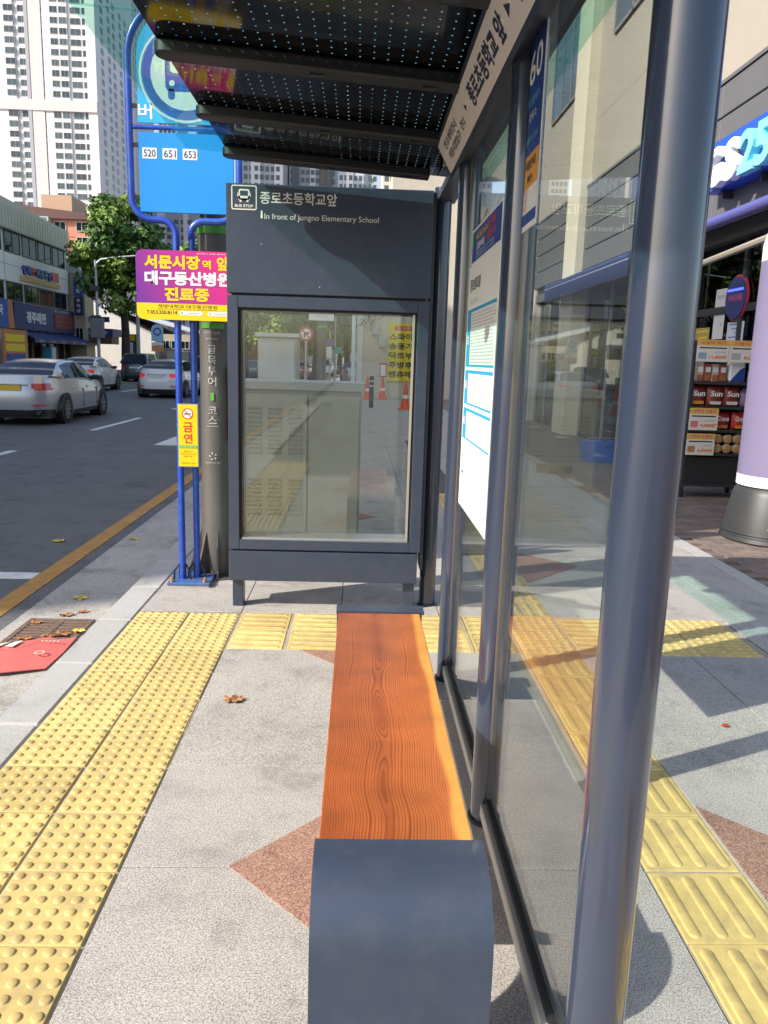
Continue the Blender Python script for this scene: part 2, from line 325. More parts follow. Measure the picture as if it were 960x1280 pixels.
ROOTLOC = {}
def root_of(o):
    while o.parent: o = o.parent
    return o
def build(name, mb, mats, parent=None, origin=None, local=False, smooth=None, bevel=0.0, label=None, cat=None, group=None, kind=None):
    """one mesh object from a builder; world coordinates unless local"""
    off = Vector((0, 0, 0))
    if parent is not None and not local: off = ROOTLOC.get(root_of(parent).name, Vector((0, 0, 0)))
    if origin is not None: off = Vector(origin)
    me = bpy.data.meshes.new(name)
    me.from_pydata([(x - off.x, y - off.y, z - off.z) for x, y, z in mb.v], [], mb.f)
    for mt in (mats if isinstance(mats, (list, tuple)) else [mats]): me.materials.append(mt)
    if any(mb.mi): me.polygons.foreach_set('material_index', mb.mi)
    import bmesh
    bm = bmesh.new(); bm.from_mesh(me); bmesh.ops.recalc_face_normals(bm, faces=bm.faces); bm.to_mesh(me); bm.free()
    if smooth:
        me.polygons.foreach_set('use_smooth', [True] * len(me.polygons)); me.set_sharp_from_angle(angle=R(smooth))
    o = bpy.data.objects.new(name, me); C.objects.link(o)
    if parent is not None: o.parent = parent
    if origin is not None:
        o.location = off
        if parent is None: ROOTLOC[o.name] = off
    if bevel:
        bv = o.modifiers.new('bevel', 'BEVEL'); bv.width = bevel; bv.segments = 2; bv.limit_method = 'ANGLE'; bv.angle_limit = R(40)
        me.polygons.foreach_set('use_smooth', [True] * len(me.polygons)); me.set_sharp_from_angle(angle=R(35))
    tag(o, label, cat, group, kind)
    return o
def tag(o, label=None, cat=None, group=None, kind=None):
    if label: o['label'] = label
    if cat: o['category'] = cat
    if group: o['group'] = group
    if kind: o['kind'] = kind
    return o
def thing(name, label, cat, loc=(0, 0, 0), group=None, rz=0.0):
    o = bpy.data.objects.new(name, None); C.objects.link(o); o.location = loc; o.rotation_euler.z = rz; o.empty_display_size = 0.2
    ROOTLOC[o.name] = Vector(loc)
    return tag(o, label, cat, group)
def inst(name, me, parent, loc, rz=0.0, scale=None):
    """another object on shared mesh data (loc in the parent's frame)"""
    o = bpy.data.objects.new(name, me); C.objects.link(o); o.parent = parent; o.location = loc; o.rotation_euler.z = rz
    if scale: o.scale = scale
    return o
def local(parent, p): return Vector(p) - ROOTLOC.get(root_of(parent).name, Vector((0, 0, 0)))
def copy_tree(o, parent=None):
    c = o.copy(); C.objects.link(c)
    if parent is not None: c.parent = parent
    else: ROOTLOC[c.name] = Vector(o.location)
    for ch in list(o.children): copy_tree(ch, c)
    return c
def meshof(name, mb, mats, smooth=None):
    o = build(name, mb, mats, smooth=smooth); me = o.data; bpy.data.objects.remove(o); return me

# ------------------------------------------------------------------ lettering
FCACHE = {}
TXS = bpy.data.scenes.new('lettering_bench')
def glyphs(body, bold):
    k = (body, bold)
    if k not in FCACHE:
        c = bpy.data.curves.new('t', 'FONT'); c.body = body; c.offset = bold; c.resolution_u = 3; c.space_line = 0.95
        o = bpy.data.objects.new('t', c); TXS.collection.objects.link(o); vl_ = TXS.view_layers[0]; vl_.update()
        me = bpy.data.meshes.new_from_object(o.evaluated_get(vl_.depsgraph))
        vs = [tuple(v.co) for v in me.vertices]; fs = [tuple(p.vertices) for p in me.polygons]
        bpy.data.objects.remove(o); bpy.data.curves.remove(c); bpy.data.meshes.remove(me)
        x0 = min(v[0] for v in vs); x1 = max(v[0] for v in vs); y0 = min(v[1] for v in vs); y1 = max(v[1] for v in vs)
        FCACHE[k] = ([((v[0] - x0), (v[1] - y0)) for v in vs], fs, x1 - x0, y1 - y0)
    return FCACHE[k]
def text(parent, body, o, r, u, h=None, w=None, mt=None, bold=0.0, align='l', depth=0.0, name='lettering', mb=None):
    """lettering in the plane o + a*r + b*u fitted to height h and/or width w; raised by depth along r x u"""
    vs, fs, W, H = glyphs(body, bold); r = Vector(r).normalized(); u = Vector(u).normalized(); n = r.cross(u)
    sy = h / H if h else w / W; sx = w / W if w else sy
    ox = {'l': 0, 'c': -W * sx / 2, 'r': -W * sx}[align]
    o = Vector(o)
    pts = [o + r * (x * sx + ox) + u * (y * sy) for x, y in vs]
    own = mb is None
    if own: mb = MB()
    if depth > 0:
        base = len(pts); edges = {}
        for f in fs:
            for i in range(len(f)):
                a, b = f[i], f[(i + 1) % len(f)]
                if (b, a) in edges: edges.pop((b, a))
                else: edges[(a, b)] = 1
        mb.add(pts + [p + n * depth for p in pts], [tuple(i + base for i in f) for f in fs] + [(a, b, base + b, base + a) for a, b in edges])
    else:
        mb.add(pts, fs)
    if own: return build(name, mb, mt, parent)
def disc(mb, c, r_ax, u_ax, rad, rin=0.0, n=32, mi=0, th=0.0):
    c = Vector(c); r_ax = Vector(r_ax).normalized(); u_ax = Vector(u_ax).normalized()
    P = lambda R_, k: c + (r_ax * math.cos(2 * math.pi * k / n) + u_ax * math.sin(2 * math.pi * k / n)) * R_
    if rin <= 0: mb.poly([P(rad, k) for k in range(n)], mi)
    else:
        for k in range(n): mb.poly([P(rad, k), P(rad, k + 1), P(rin, k + 1), P(rin, k)], mi)
    return mb
def rect(mb, o, r, u, w, h, rad=0.0, n=5, mi=0):
    """flat (rounded) rectangle, lower-left corner o"""
    o = Vector(o); r = Vector(r).normalized(); u = Vector(u).normalized()
    if rad <= 0: return mb.poly([o, o + r * w, o + r * w + u * h, o + u * h], mi)
    pts = []
    for cx, cy, a0 in ((w - rad, rad, -90), (w - rad, h - rad, 0), (rad, h - rad, 90), (rad, rad, 180)):
        for k in range(n + 1):
            a = R(a0 + 90 * k / n); pts.append(o + r * (cx + rad * math.cos(a)) + u * (cy + rad * math.sin(a)))
    return mb.poly(pts, mi)
X_, Y_, Z_ = Vector((1, 0, 0)), Vector((0, 1, 0)), Vector((0, 0, 1))

# =================================================================== GROUND
ground = build('ground', MB().poly([(-3000, -3000, -.30), (3000, -3000, -.30), (3000, 3000, -.30), (-3000, 3000, -.30)]), mat('far_ground', (0.16, 0.155, 0.15), 0.9), kind='structure')
road = build('road', MB().box(-17.9, -2.11, -60, 420, -.29, -.14), ASPH, kind='structure')
mk = lambda x0, x1, y0, y1: MB().box(x0, x1, y0, y1, -.1395, -.135)
build('edge_line', mk(-2.375, -2.225, -20, 130), ROADY, road)
for k in range(-2, 16): build('lane_dash', mk(-5.83, -5.69, 16.9 + 7.5 * k, 20.6 + 7.5 * k) if k else mk(-5.83, -5.69, 17.0, 20.7), ROADW, road)
for k in range(0, 10): build('lane_dash', mk(-10.58, -10.42, 19 + 8 * k, 22.5 + 8 * k), ROADW, road)
build('bus_bay_line', mk(-4.6, -2.38, 5.58, 5.74), ROADW, road)
b = MB(); b.prism([(-3.8, 14.5), (-3.72, 18.2), (-3.1, 14.5)], 'z', -.1395, -.135)
build('direction_arrow', b, ROADW, road)
build('centre_line', mk(-14.2, -14.05, 5, 200), ROADY, road)
gut = build('gutter', MB().box(-2.11, -1.485, -20, 130, -.29, -.138), GUTC, kind='structure')
kerb = build('kerb', MB().box(-1.485, -1.29, 21, 130, -.28, -.002, .008), GRANK, kind='structure')
ks = meshof('kerb_stone', MB().box(0, .192, .002, .656, -.28, 0, .010), GRANK)
for k in range(36): inst('kerb_stone', ks, kerb, (-1.482, 3.672 - .66 * 10 + .66 * k, random.uniform(-.002, .001)))
side = build('sidewalk', MB().box(-1.29, 46, -20, 130, -.29, -.016), GROUT, kind='structure')
SL = {}
def slab(x0, x1, y0, y1, mt=GRAN, nm='paving_slab', gap=.0022, parent=None):
    k = (round(x1 - x0, 3), round(y1 - y0, 3), mt.name)
    if k not in SL: SL[k] = meshof(nm, MB().box(gap, x1 - x0 - gap, gap, y1 - y0 - gap, -.05, 0, .002), mt)
    return inst(nm, SL[k], parent or side, (x0, y0, random.uniform(-.0015, .0)))
ys = [2.1 + .6 * k for k in range(-5, 22)]
for y in ys:
    for x0, x1 in ((-.68, -.08), (-.08, .52), (.52, .91), (1.215, 1.82), (1.82, 2.42), (2.42, 2.84)):
        if 3.85 < y < 4.45 and x1 < 2.3: continue
        if abs(y - 3.9) < .01 and x0 < 2.2: continue
        slab(x0, x1, y, y + .6)
    slab(2.84, 2.975, y, y + .6, GRANK)
    if y > 4.3: slab(-1.285, -.68, y, y + .6)
slab(2.28, 2.42, 3.9, 4.5)
build('far_paving', MB().box(-1.285, 2.84, 15.3, 130, -.05, -.001), GRAN, side)
build('far_paving', MB().box(2.84, 46, 9.0, 130, -.05, -.001), mat('far_brick_paving', (0.21, 0.165, 0.145), 0.85, var=0.25, vscale=3, dirt=(0.12, 0.10, 0.09), dscale=1.2, damt=0.5), side)
build('far_paving', MB().box(4.72, 46, -20, 8.99, -.05, -.002), mat('far_brick_paving', (0.21, 0.165, 0.145)), side)
# brown bricks in front of the shop
bk = meshof('brick', MB().box(.002, .218, .002, .108, -.05, 0, .003), BRICKP)
nb = 0
for j in range(37):
    for i in range(8):
        y = 4.9 + .11 * j; x = 2.978 + .22 * i + (.11 if j % 2 else 0)
        if nb < 296 and x < 4.7: inst('brick', bk, side, (x, y, random.uniform(-.003, .001))); nb += 1
build('far_paving', MB().box(2.978, 4.72, -20, 4.898, -.05, -.002), mat('far_brick_paving', (0.21, 0.165, 0.145)), side)
# tactile tiles
def dome_tile():
    b = MB().box(.0036, .2964, .0036, .2964, -.04, .001, .003)
    for i in range(6):
        for j in range(6):
            b.lathe((.025 + .05 * i, .025 + .05 * j, 0), [(.0165, .0), (.0152, .0028), (.0118, .0055), (.0108, .0060)], 14)
    return meshof('tactile_tile', b, TACT, smooth=32)
def bar_tile(along='y'):
    b = MB().box(.0036, .2964, .0036, .2964, -.04, .001, .003)
    for i in range(4):
        c = .0375 + .075 * i; prev = None
        for hw, z in ((.0185, .0005), (.0165, .003), (.0115, .006)):
            pts = []
            for cy, a0 in ((.262, 0), (.038, 180)):
                for k in range(7): a = R(a0 + 30 * k); pts.append((c + hw * math.cos(a), cy + hw * math.sin(a), z))
            if along == 'x': pts = [(y, x, z) for x, y, z in pts]
            o = len(b.v); b.v += pts; n = len(pts)
            if prev is not None:
                for k in range(n): b.f.append((prev + k, prev + (k + 1) % n, o + (k + 1) % n, o + k)); b.mi.append(0)
            prev = o
        b.f.append(tuple(prev + k for k in range(14))); b.mi.append(0)
    return meshof('tactile_tile', b, TACT, smooth=32)
MORT = mat('tile_mortar', (0.36, 0.31, 0.24), .9, var=.25, vscale=18)
for x0, x1, y0, y1 in ((-1.285, -.681, -2.1, 4.476), (-.679, 2.27, 3.894, 4.499), (.912, 1.2135, -.9, 3.893), (.912, 1.2135, 4.5, 9)): build('mortar_bed', MB().box(x0, x1, y0, y1, -.02, -.0045), MORT, side)
DT, BTY, BTX = dome_tile(), bar_tile('y'), bar_tile('x')
jz = lambda: random.uniform(-.002, .0015)
def tile(me, x, y):
    o = inst('tactile_tile', me, side, (x + random.uniform(-.0015, .0015), y + random.uniform(-.002, .002), jz()))
for k in range(22):
    for x in (-1.284, -.982): tile(DT, x, 4.475 - .3 * (k + 1))
for y in (3.895, 4.197):
    for i in range(5): tile(DT if i == 4 else BTX, -.672 + .3165 * i, y)
    tile(DT, .912, y)
    for i in range(3):
        o = inst('tactile_tile', BTX if i == 0 else DT, side, (1.222 + .338 * i, y, jz()), scale=(1.12, 1, 1))
for k in range(16):
    tile(BTY, .913, 3.893 - .3 * (k + 1))
for k in range(15): tile(BTY, .913, 4.50 + .3 * k)
for x, y in ((4.30, 19.4), (4.30, 16.7)): tile(DT, x, y)
# joint mortar strip beside the guide path
build('joint_strip', MB().box(1.2135, 1.219, -2, 9, -.02, -.0005), mat('pale_mortar', (0.42, 0.38, 0.30), 0.9, var=.2, vscale=20), side)
# red-brown granite diamonds let into the slabs
def clip(poly, ax, val, keep_less):
    out = []
    for i in range(len(poly)):
        p, q = poly[i], poly[(i + 1) % len(poly)]
        ip = (p[ax] <= val) == keep_less; iq = (q[ax] <= val) == keep_less
        if ip: out.append(p)
        if ip != iq:
            t = (val - p[ax]) / (q[ax] - p[ax]); out.append(tuple(p[i_] + (q[i_] - p[i_]) * t for i_ in (0, 1)))
    return out
def diamond(cx, cy, h, lo, hi, ylo=-9, yhi=99):
    P = [(cx - h, cy), (cx, cy - h), (cx + h, cy), (cx, cy + h)]
    P = clip(P, 0, hi, True); P = clip(P, 0, lo, False); P = clip(P, 1, yhi, True); P = clip(P, 1, ylo, False)
    if len(P) > 2: build('diamond_inlay', MB().prism(P, 'z', -.02, .0026), GRANR, side)
for cy in (.3, 2.104): diamond(-.085, cy, .275, -.68, .905)
diamond(-.085, 3.93, .235, -.68, .905, yhi=3.89)
for cy in (5.7, 7.5): diamond(-.085, cy, .275, -.68, .905)
for cy in (.26, 2.05): diamond(1.17, cy, .45, 1.222, 2.8)
diamond(1.17, 5.75, .55, 1.222, 2.8)

# drain grate with iron bars
gr = thing('drain_grate', 'rusty brown iron drain grate in the gutter beside the kerb', 'drain grate', (-1.815, 4.47, -.137))
RUST = mat('rusty_iron', (0.15, 0.095, 0.07), 0.75, var=0.35, vscale=25, bump=0.3)
b = MB(); z0, z1 = -.15, -.128
b.box(-2.02, -1.985, 4.25, 4.69, z0, z1); b.box(-1.655, -1.62, 4.25, 4.69, z0, z1); b.box(-1.985, -1.655, 4.25, 4.275, z0, z1); b.box(-1.985, -1.655, 4.665, 4.69, z0, z1); b.box(-1.845, -1.795, 4.275, 4.665, z0, z1 - .001)
build('frame', b, RUST, gr, bevel=.003)
build('pit_shade', MB().box(-1.985, -1.655, 4.275, 4.665, -.1385, -.1372), mat('drain_dark', (0.012, 0.011, 0.010), .9), gr)  # flat near-black sheet stands for the shade down in the drain
bar = meshof('bar', MB().box(0, .140, 0, .030, -.018, -.001, .003), RUST)
for x in (-1.985, -1.795):
    for k in range(8): inst('bar', bar, gr, local(gr, (x, 4.289 + .048 * k, -.1285)))
# torn red board in the gutter
RED = mat('faded_red_board', (0.62, 0.13, 0.11), 0.55, var=0.1, vscale=9, dirt=(0.45, 0.2, 0.15), dscale=8, damt=.5)
rb = thing('torn_board', 'torn red printed board with white scraps lying across the drain grate', 'litter', (-1.85, 4.1, -.125))
out = [(-2.10, 3.76), (-1.80, 3.80), (-1.612, 3.885), (-1.60, 4.1), (-1.615, 4.35), (-1.71, 4.315), (-1.76, 4.335), (-1.85, 4.25), (-1.93, 4.225), (-2.0, 4.19), (-2.12, 4.17)]
b = MB(); n = len(out); hz = lambda p: -.112 + .013 * math.sin(14 * p[0] + 5 * p[1]) + .009 * math.cos(17 * p[1])
vs = [(x, y, hz((x, y))) for x, y in out] + [(-1.86, 4.04, hz((-1.86, 4.04)) + .006)] + [(x, y, hz((x, y)) - .005) for x, y in out] + [(-1.86, 4.04, hz((-1.86, 4.04)) + .001)]
b.add(vs, [(i, (i + 1) % n, n) for i in range(n)] + [((i + 1) % n + n + 1, i + n + 1, 2 * n + 1) for i in range(n)] + [(i, i + n + 1, (i + 1) % n + n + 1, (i + 1) % n) for i in range(n)])
build('board', b, RED, rb)
b = MB()
def onboard(p): return (p[0], p[1], hz(p) + .011)
for T in ([(-2.0, 4.10), (-1.935, 4.215), (-1.965, 4.21), (-2.03, 4.16)], [(-1.93, 4.13), (-1.87, 4.09), (-1.865, 4.22), (-1.90, 4.20)], [(-2.06, 4.06), (-1.99, 4.14), (-2.09, 4.15)]): b.poly([onboard(p) for p in T])
build('white_scrap', b, WHITE, rb)
b = MB(); disc(b, (-1.70, 4.03, -.092), X_, Y_, .028, .018, 16); build('print_mark', b, mat('pale_pink_print', (0.75, 0.45, 0.40), .6), rb)
b = MB()
for k in range(5): b.box(-1.76 + .022 * k, -1.748 + .022 * k, 4.20, 4.215, -.094, -.0925)
tag(build('small_print', b, mat('pale_pink_print', (0.75, 0.45, 0.40), .6), rb), kind='stuff')

# fallen leaves
def leaf(x, y, z, s, mt, label, seed):
    rnd = random.Random(seed); b = MB(); n = 22; ring = []
    a0 = rnd.uniform(0, 6.28)
    for k in range(n):
        a = 2 * math.pi * k / n; r_ = s * (0.62 + .30 * abs(math.cos(2.5 * a)) + .10 * rnd.random())
        ring.append((x + r_ * math.cos(a + a0), y + r_ * .8 * math.sin(a + a0), z + .004 + s * .28 * rnd.random() * (1 if k % 3 else .2)))
    mid = [(x + (p[0] - x) * .5, y + (p[1] - y) * .5, z + .003 + s * .22 * rnd.random()) for p in ring]
    vs = ring + mid + [(x, y, z + .005)]
    b.add(vs, [(i, (i + 1) % n, n + (i + 1) % n, n + i) for i in range(n)] + [(n + i, n + (i + 1) % n, 2 * n) for i in range(n)])
    b.tube([(x, y, z + .005), (x + s * .9 * math.cos(a0), y + s * .9 * math.sin(a0), z + .004), (x + s * 1.5 * math.cos(a0 + .2), y + s * 1.5 * math.sin(a0 + .2), z + .003)], .0012, 5)
    build('fallen_leaf', b, mt, origin=(x, y, z), label=label, cat='leaf', group='fallen leaves')
for i, (x, y, z, s, mt, lb) in enumerate([
    (-.53, 3.262, 0, .050, LEAFB, 'curled brown leaf alone on the granite paving left of the bench'),
    (-1.83, 4.775, -.138, .050, LEAFB, 'orange-brown leaf just beyond the drain grate, the left one of two'),
    (-1.748, 4.845, -.138, .038, LEAFB, 'small orange leaf just beyond the drain grate, near the kerb'),
    (-1.87, 5.13, -.138, .055, LEAFY, 'dull yellow leaf flat in the gutter beyond the grate, halfway to the blue pole'),
    (-2.01, 6.91, -.138, .055, LEAFY, 'yellow-green leaf in the shaded gutter by the asphalt edge'),
    (-2.63, 6.77, -.139, .06, LEAFY, 'green-yellow leaf lying alone on the asphalt'),
    (-1.72, 4.40, -.127, .055, LEAFB, 'brown leaf on the grate beside the torn red board'),
    (-1.645, 4.455, -.127, .05, LEAFY, 'bright yellow leaf on the grate against the kerb'),
    (-1.79, 4.36, -.127, .045, LEAFB, 'dark dry leaf stuck between grate bars and red board'),
    (-1.95, 4.60, -.127, .04, LEAFB, 'small dark leaf on the far corner of the grate'),
    (-1.90, 4.31, -.125, .05, LEAFB, 'pale orange leaf at the torn edge of the red board'),
    (1.622, 3.074, 0, .020, mat('red_leaf', (0.45, 0.05, 0.02), .6), 'tiny red leaf on the paving right of the shelter'),
    (-1.915, 3.62, -.138, .05, LEAFB, 'brown leaf in the gutter on the near side of the red board'),
    (-1.19, 5.9, 0, .04, LEAFB, 'brown leaf on the kerb behind the blue sign pole')]):
    leaf(x, y, z, s, mt, lb, i + 3)

# =================================================================== SHELTER
PX = .46
sh = thing('bus_shelter', 'dark navy bus shelter with glass back wall, round posts and a dotted canopy', 'bus shelter', (PX, 2.96, 0))
for y in (1.19, 2.37, 3.55, 4.73):
    px = PX - (.008 if y < 1.3 else 0)
    po = build('post', MB().cyl((px, y, 0), (px, y, 2.50), .051, n=40), NAVYM, sh, smooth=40)
    b = MB()
    for s in (-1, 1):
        if (y < 1.3 and s < 0) or (y > 4.7) or (y > 3.5 and s > 0): continue
        b.box(PX - .008, PX + .008, y + s * .0505, y + s * .060, .105, 2.45)
    if b.v: build('gasket', b, GASK, po)
    build('foot_ring', MB().cyl((px, y, 0), (px, y, .012), .060, n=32), DARKM, po, smooth=40)
for y0, y1 in ((1.252, 2.308), (2.432, 3.488)):
    build('glass_pane', MB().box(PX - .005, PX + .005, y0, y1, .10, 2.44), GLASS, sh)
    b = MB(); b.box(PX - .030, PX + .030, y0 - .004, y1 + .004, .045, .088, .003)
    rl = build('bottom_rail', b, mat('rail_metal', (0.50, 0.48, 0.45), .5), sh)
    build('rail_gasket', MB().box(PX - .013, PX + .013, y0 - .002, y1 + .002, .0885, .106), BLACK, rl)
build('top_beam', MB().box(PX - .03, PX + .075, .78, 4.80, 2.43, 2.478, .003), NAVY, sh)
RZ = lambda x: 2.607 - .066 * (x + .97)     # the roof falls towards the wall
def roofbox(x0, x1, y0, y1, d0, d1): return MB().hexa([(x0, y0, RZ(x0) + d0), (x1, y0, RZ(x1) + d0), (x1, y1, RZ(x1) + d0), (x0, y1, RZ(x0) + d0)], [(x0, y0, RZ(x0) + d1), (x1, y0, RZ(x1) + d1), (x1, y1, RZ(x1) + d1), (x0, y1, RZ(x0) + d1)])
build('roof_glass', roofbox(-.965, .68, .62, 2.80, .006, .018), GLASSG, sh)
build('roof_glass', roofbox(-.965, .68, 2.808, 4.53, .006, .018), GLASSG, sh)
build('ceiling_panel', MB().poly([(-.735, .62, RZ(-.735)), (.60, .62, RZ(.60)), (.60, 4.51, RZ(.60)), (-.735, 4.51, RZ(-.735))]), PUNCH, sh)
for i, y in enumerate((.93, 1.62, 2.31, 3.00, 3.70, 4.37)):
    w = .048
    n = 9
    pl = [(-.745 + w - w * math.cos(R(-90 + 180 * k / n)), y + w * math.sin(R(-90 + 180 * k / n))) for k in range(n + 1)]
    out = pl[::-1] if False else pl
    outl = out + [(.345, y + w), (.345, y - w)]
    zb = lambda x: RZ(x) - .052
    b = MB(); N = len(outl)
    vs = [(x, yy, RZ(x) - .004) for x, yy in outl] + [(x, yy, zb(x)) for x, yy in outl]
    b.add(vs, [tuple(range(N)), tuple(range(2 * N - 1, N - 1, -1))] + [(k, (k + 1) % N, N + (k + 1) % N, N + k) for k in range(N)])
    rb_ = build('roof_rib', b, mat('rib_paint', (0.008, 0.009, 0.012), .5), sh, bevel=.008)
    for x in (-.2, .2): build('cover_plate', MB().box(x, x + .05, y - .01, y + .01, zb(x + .05) - .004, zb(x) + .004), DARKM, rb_)
# slanted name board along the inside
A0, A1 = Vector((.400, 0, 2.355)), Vector((.331, 0, 2.478))
up = (A1 - A0).normalized(); nrm = Vector((0, -1, 0)).cross(up)
L = (A1 - A0).length
hb = thing('stop_name_board', 'long slanted white name board with dark Korean stop names under the canopy', 'sign board', (.37, 2.3, 2.42))
def onb(y, t, d=0.0): return A0 + Vector((0, y, 0)) + up * t + nrm * d
yF, yN = 3.76, .66
build('housing', MB().hexa([onb(yF, -.014, -.055), onb(yF, L + .014, -.055), onb(yF, L + .014, .004), onb(yF, -.014, .004)], [onb(yN, -.014, -.055), onb(yN, L + .014, -.055), onb(yN, L + .014, .004), onb(yN, -.014, .004)]), DARKM, hb)
fc = build('white_face', MB().poly([onb(yF - .02, .004, .0055), onb(yN + .02, .004, .0055), onb(yN + .02, L - .004, .0055), onb(yF - .02, L - .004, .0055)]), SIGNW, hb)
def btxt(s, y, t, h, w, bold=0.02, mt=INK): return text(fc, s, onb(y, t, .0066), (0, -1, 0), up, h=h, w=w, mt=mt, bold=bold)
btxt('반고개역건너', 3.60, .078, .034, .36); btxt('서문시장입구', 3.60, .032, .034, .36)
btxt('건너', 3.19, .04, .034, .09)
btxt('▶', 3.02, .062, .026, .035)
btxt('종로초등학교 앞', 2.90, .034, .076, .62, .035)
btxt('▶', 2.22, .054, .036, .05)
btxt('남문시장', 2.10, .036, .07, .36, .03)
# hanger arms of the board
b = MB(); b.box(.36, .39, 3.765, 3.79, 2.40, 2.49); build('end_bracket', b, STEEL, hb)

# =================================================================== BENCH
be = thing('bench', 'long bench of one orange-brown wood plank on navy metal arch ends', 'bench', (.11, 2.4, 0))
build('seat_plank', MB().box(-.068, .284, 1.585, 3.205, .385, .440), WOOD, be, bevel=.003)
def arch(y_in, y_out, sgn):
    # flat strip bent down through a round corner
    r_ = .15 if sgn < 0 else .035; th = .012; pts = []; z = .446
    yc = y_out - sgn * r_
    outer = [(y_in, z)] + [(yc + sgn * r_ * math.sin(R(a)), z - r_ + r_ * math.cos(R(a))) for a in range(0, 91, 9)] + [(y_out, 0)]
    inner = [(y_out - sgn * th, 0)] + [(yc + sgn * (r_ - th) * math.sin(R(a)), z - r_ + (r_ - th) * math.cos(R(a))) for a in range(90, -1, -9)] + [(y_in, z - th)]
    b = MB(); P = outer + inner; b.prism(P, 'x', -.077, .304); return b
a1 = build('end_arch', arch(1.582, 1.385, -1), NAVY, be, smooth=30)
a2 = build('end_arch', arch(3.208, 3.33, 1), NAVY, be, smooth=30)
b = MB(); b.box(-.05, .27, 1.60, 1.64, .33, .384); b.box(-.05, .27, 3.12, 3.18, .33, .384); b.box(-.03, .0, 1.64, 3.12, .345, .384); b.box(.22, .25, 1.64, 3.12, .345, .384)
build('under_frame', b, DARKM, be)

# =================================================================== INFORMATION PANEL
ip = thing('information_panel', 'navy glazed bus stop panel closing the shelter end, white stop name on top', 'bus stop panel', (-.19, 4.70, 0))
YF = 4.59
hd = build('header_box', MB().box(-.767, .395, YF, YF + .16, 1.869, 2.458, .004), NAVY, ip)
fr = MB()
fr.box(-.766, -.704, YF, YF + .20, .367, 1.857, .003); fr.box(.328, .394, YF, YF + .20, .367, 1.857, .003)
fr.box(-.704, .328, YF, YF + .20, 1.790, 1.857, .003); fr.box(-.704, .328, YF, YF + .20, .367, .428, .003)
frm = build('window_frame', fr, NAVY, ip)
b = MB(); b.box(-.704, -.690, YF + .02, YF + .19, .428, 1.790); b.box(.314, .328, YF + .02, YF + .19, .428, 1.79); b.box(-.69, .314, YF + .02, YF + .19, 1.778, 1.790)
build('inner_seal', b, BLACK, frm)
build('sill', MB().box(-.69, .314, YF + .012, YF + .19, .428, .440), STEEL, frm)
for g_ in ((.300, .3135, .016, .03), (-.6895, -.682, .10, .12)): build('glazing_strip', MB().box(g_[0], g_[1], YF + g_[2], YF + g_[3], .44, 1.778), mat('pale_aluminium', (.50, .47, .40), .4, metal=.5), frm)
build('glass_pane', MB().box(-.689, .3135, YF + .034, YF + .040, .4405, 1.7775), GLASSP, ip)
build('glass_pane', MB().box(-.681, .3135, YF + .160, YF + .166, .4405, 1.7775), GLASSP, ip)
build('lower_box', MB().box(-.768, .378, YF - .006, YF + .20, .172, .357, .004), NAVY, ip)
build('backing_rail', MB().box(-.74, .37, YF + .02, YF + .14, .350, .372), BLACK, ip)
build('backing_rail', MB().box(-.74, .37, YF + .02, YF + .14, 1.85, 1.875), BLACK, ip)
for x in (-.752, .30): build('leg', MB().box(x, x + .066, YF + .03, YF + .11, 0, .18, .003), NAVY, ip)
build('side_plate', MB().box(.3955, .412, YF + .01, YF + .17, .26, 2.45), DARKM, ip)
yy = YF - .0016
# bus stop pictogram
b = MB(); o = Vector((-.737, yy, 2.318)); S_ = .142
def ring_rect(b, o, w, h, t, rad):
    # rounded frame as strip
    def outl(off):
        pts = []
        r_ = max(rad - off, .002)
        for cx, cy, a0 in ((w - rad, rad, -90), (w - rad, h - rad, 0), (rad, h - rad, 90), (rad, rad, 180)):
            for k in range(6): a = R(a0 + 18 * k); pts.append(o + X_ * (cx + r_ * math.cos(a)) + Z_ * (cy + r_ * math.sin(a)))
        return pts
    P, Q = outl(0), outl(t); n = len(P)
    for i in range(n): b.poly([P[i], P[(i + 1) % n], Q[(i + 1) % n], Q[i]])
ring_rect(b, o, S_, S_ * .92, .0065, .012)
ring_rect(b, o + Vector((.040, 0, .052)), .062, .058, .009, .012)
rect(b, o + Vector((.040, 0, .052)), X_, Z_, .062, .022)
rect(b, o + Vector((.046, 0, .041)), X_, Z_, .011, .013); rect(b, o + Vector((.085, 0, .041)), X_, Z_, .011, .013)
rect(b, o + Vector((.034, 0, .070)), X_, Z_, .004, .02); rect(b, o + Vector((.104, 0, .070)), X_, Z_, .004, .02)
PRT = mat('silver_lettering', (0.72, 0.70, 0.66), 0.45)
ic = build('bus_pictogram', b, PRT, hd)
text(hd, 'BUS STOP', (o.x + .02, yy, o.z + .014), X_, Z_, h=.015, w=.102, mt=PRT, bold=.03)
text(hd, '종로초등학교앞', (-.578, yy, 2.353), X_, Z_, h=.066, w=.430, mt=PRT, bold=.012)
text(hd, 'In front of Jongno Elementary School', (-.553, yy, 2.264), X_, Z_, h=.040, w=.640, mt=PRT)
build('bar_mark', rect(MB(), (-.574, yy, 2.277), X_, Z_, .011, .040), PRT, hd)
b = MB()
for x, z in ((-.57, 2.14), (-.24, 1.915), (-.05, 2.28)): b.cyl((x, YF - .003, z), (x, YF + .001, z), .004, n=8)
build('rivet', b, STEEL, hd)

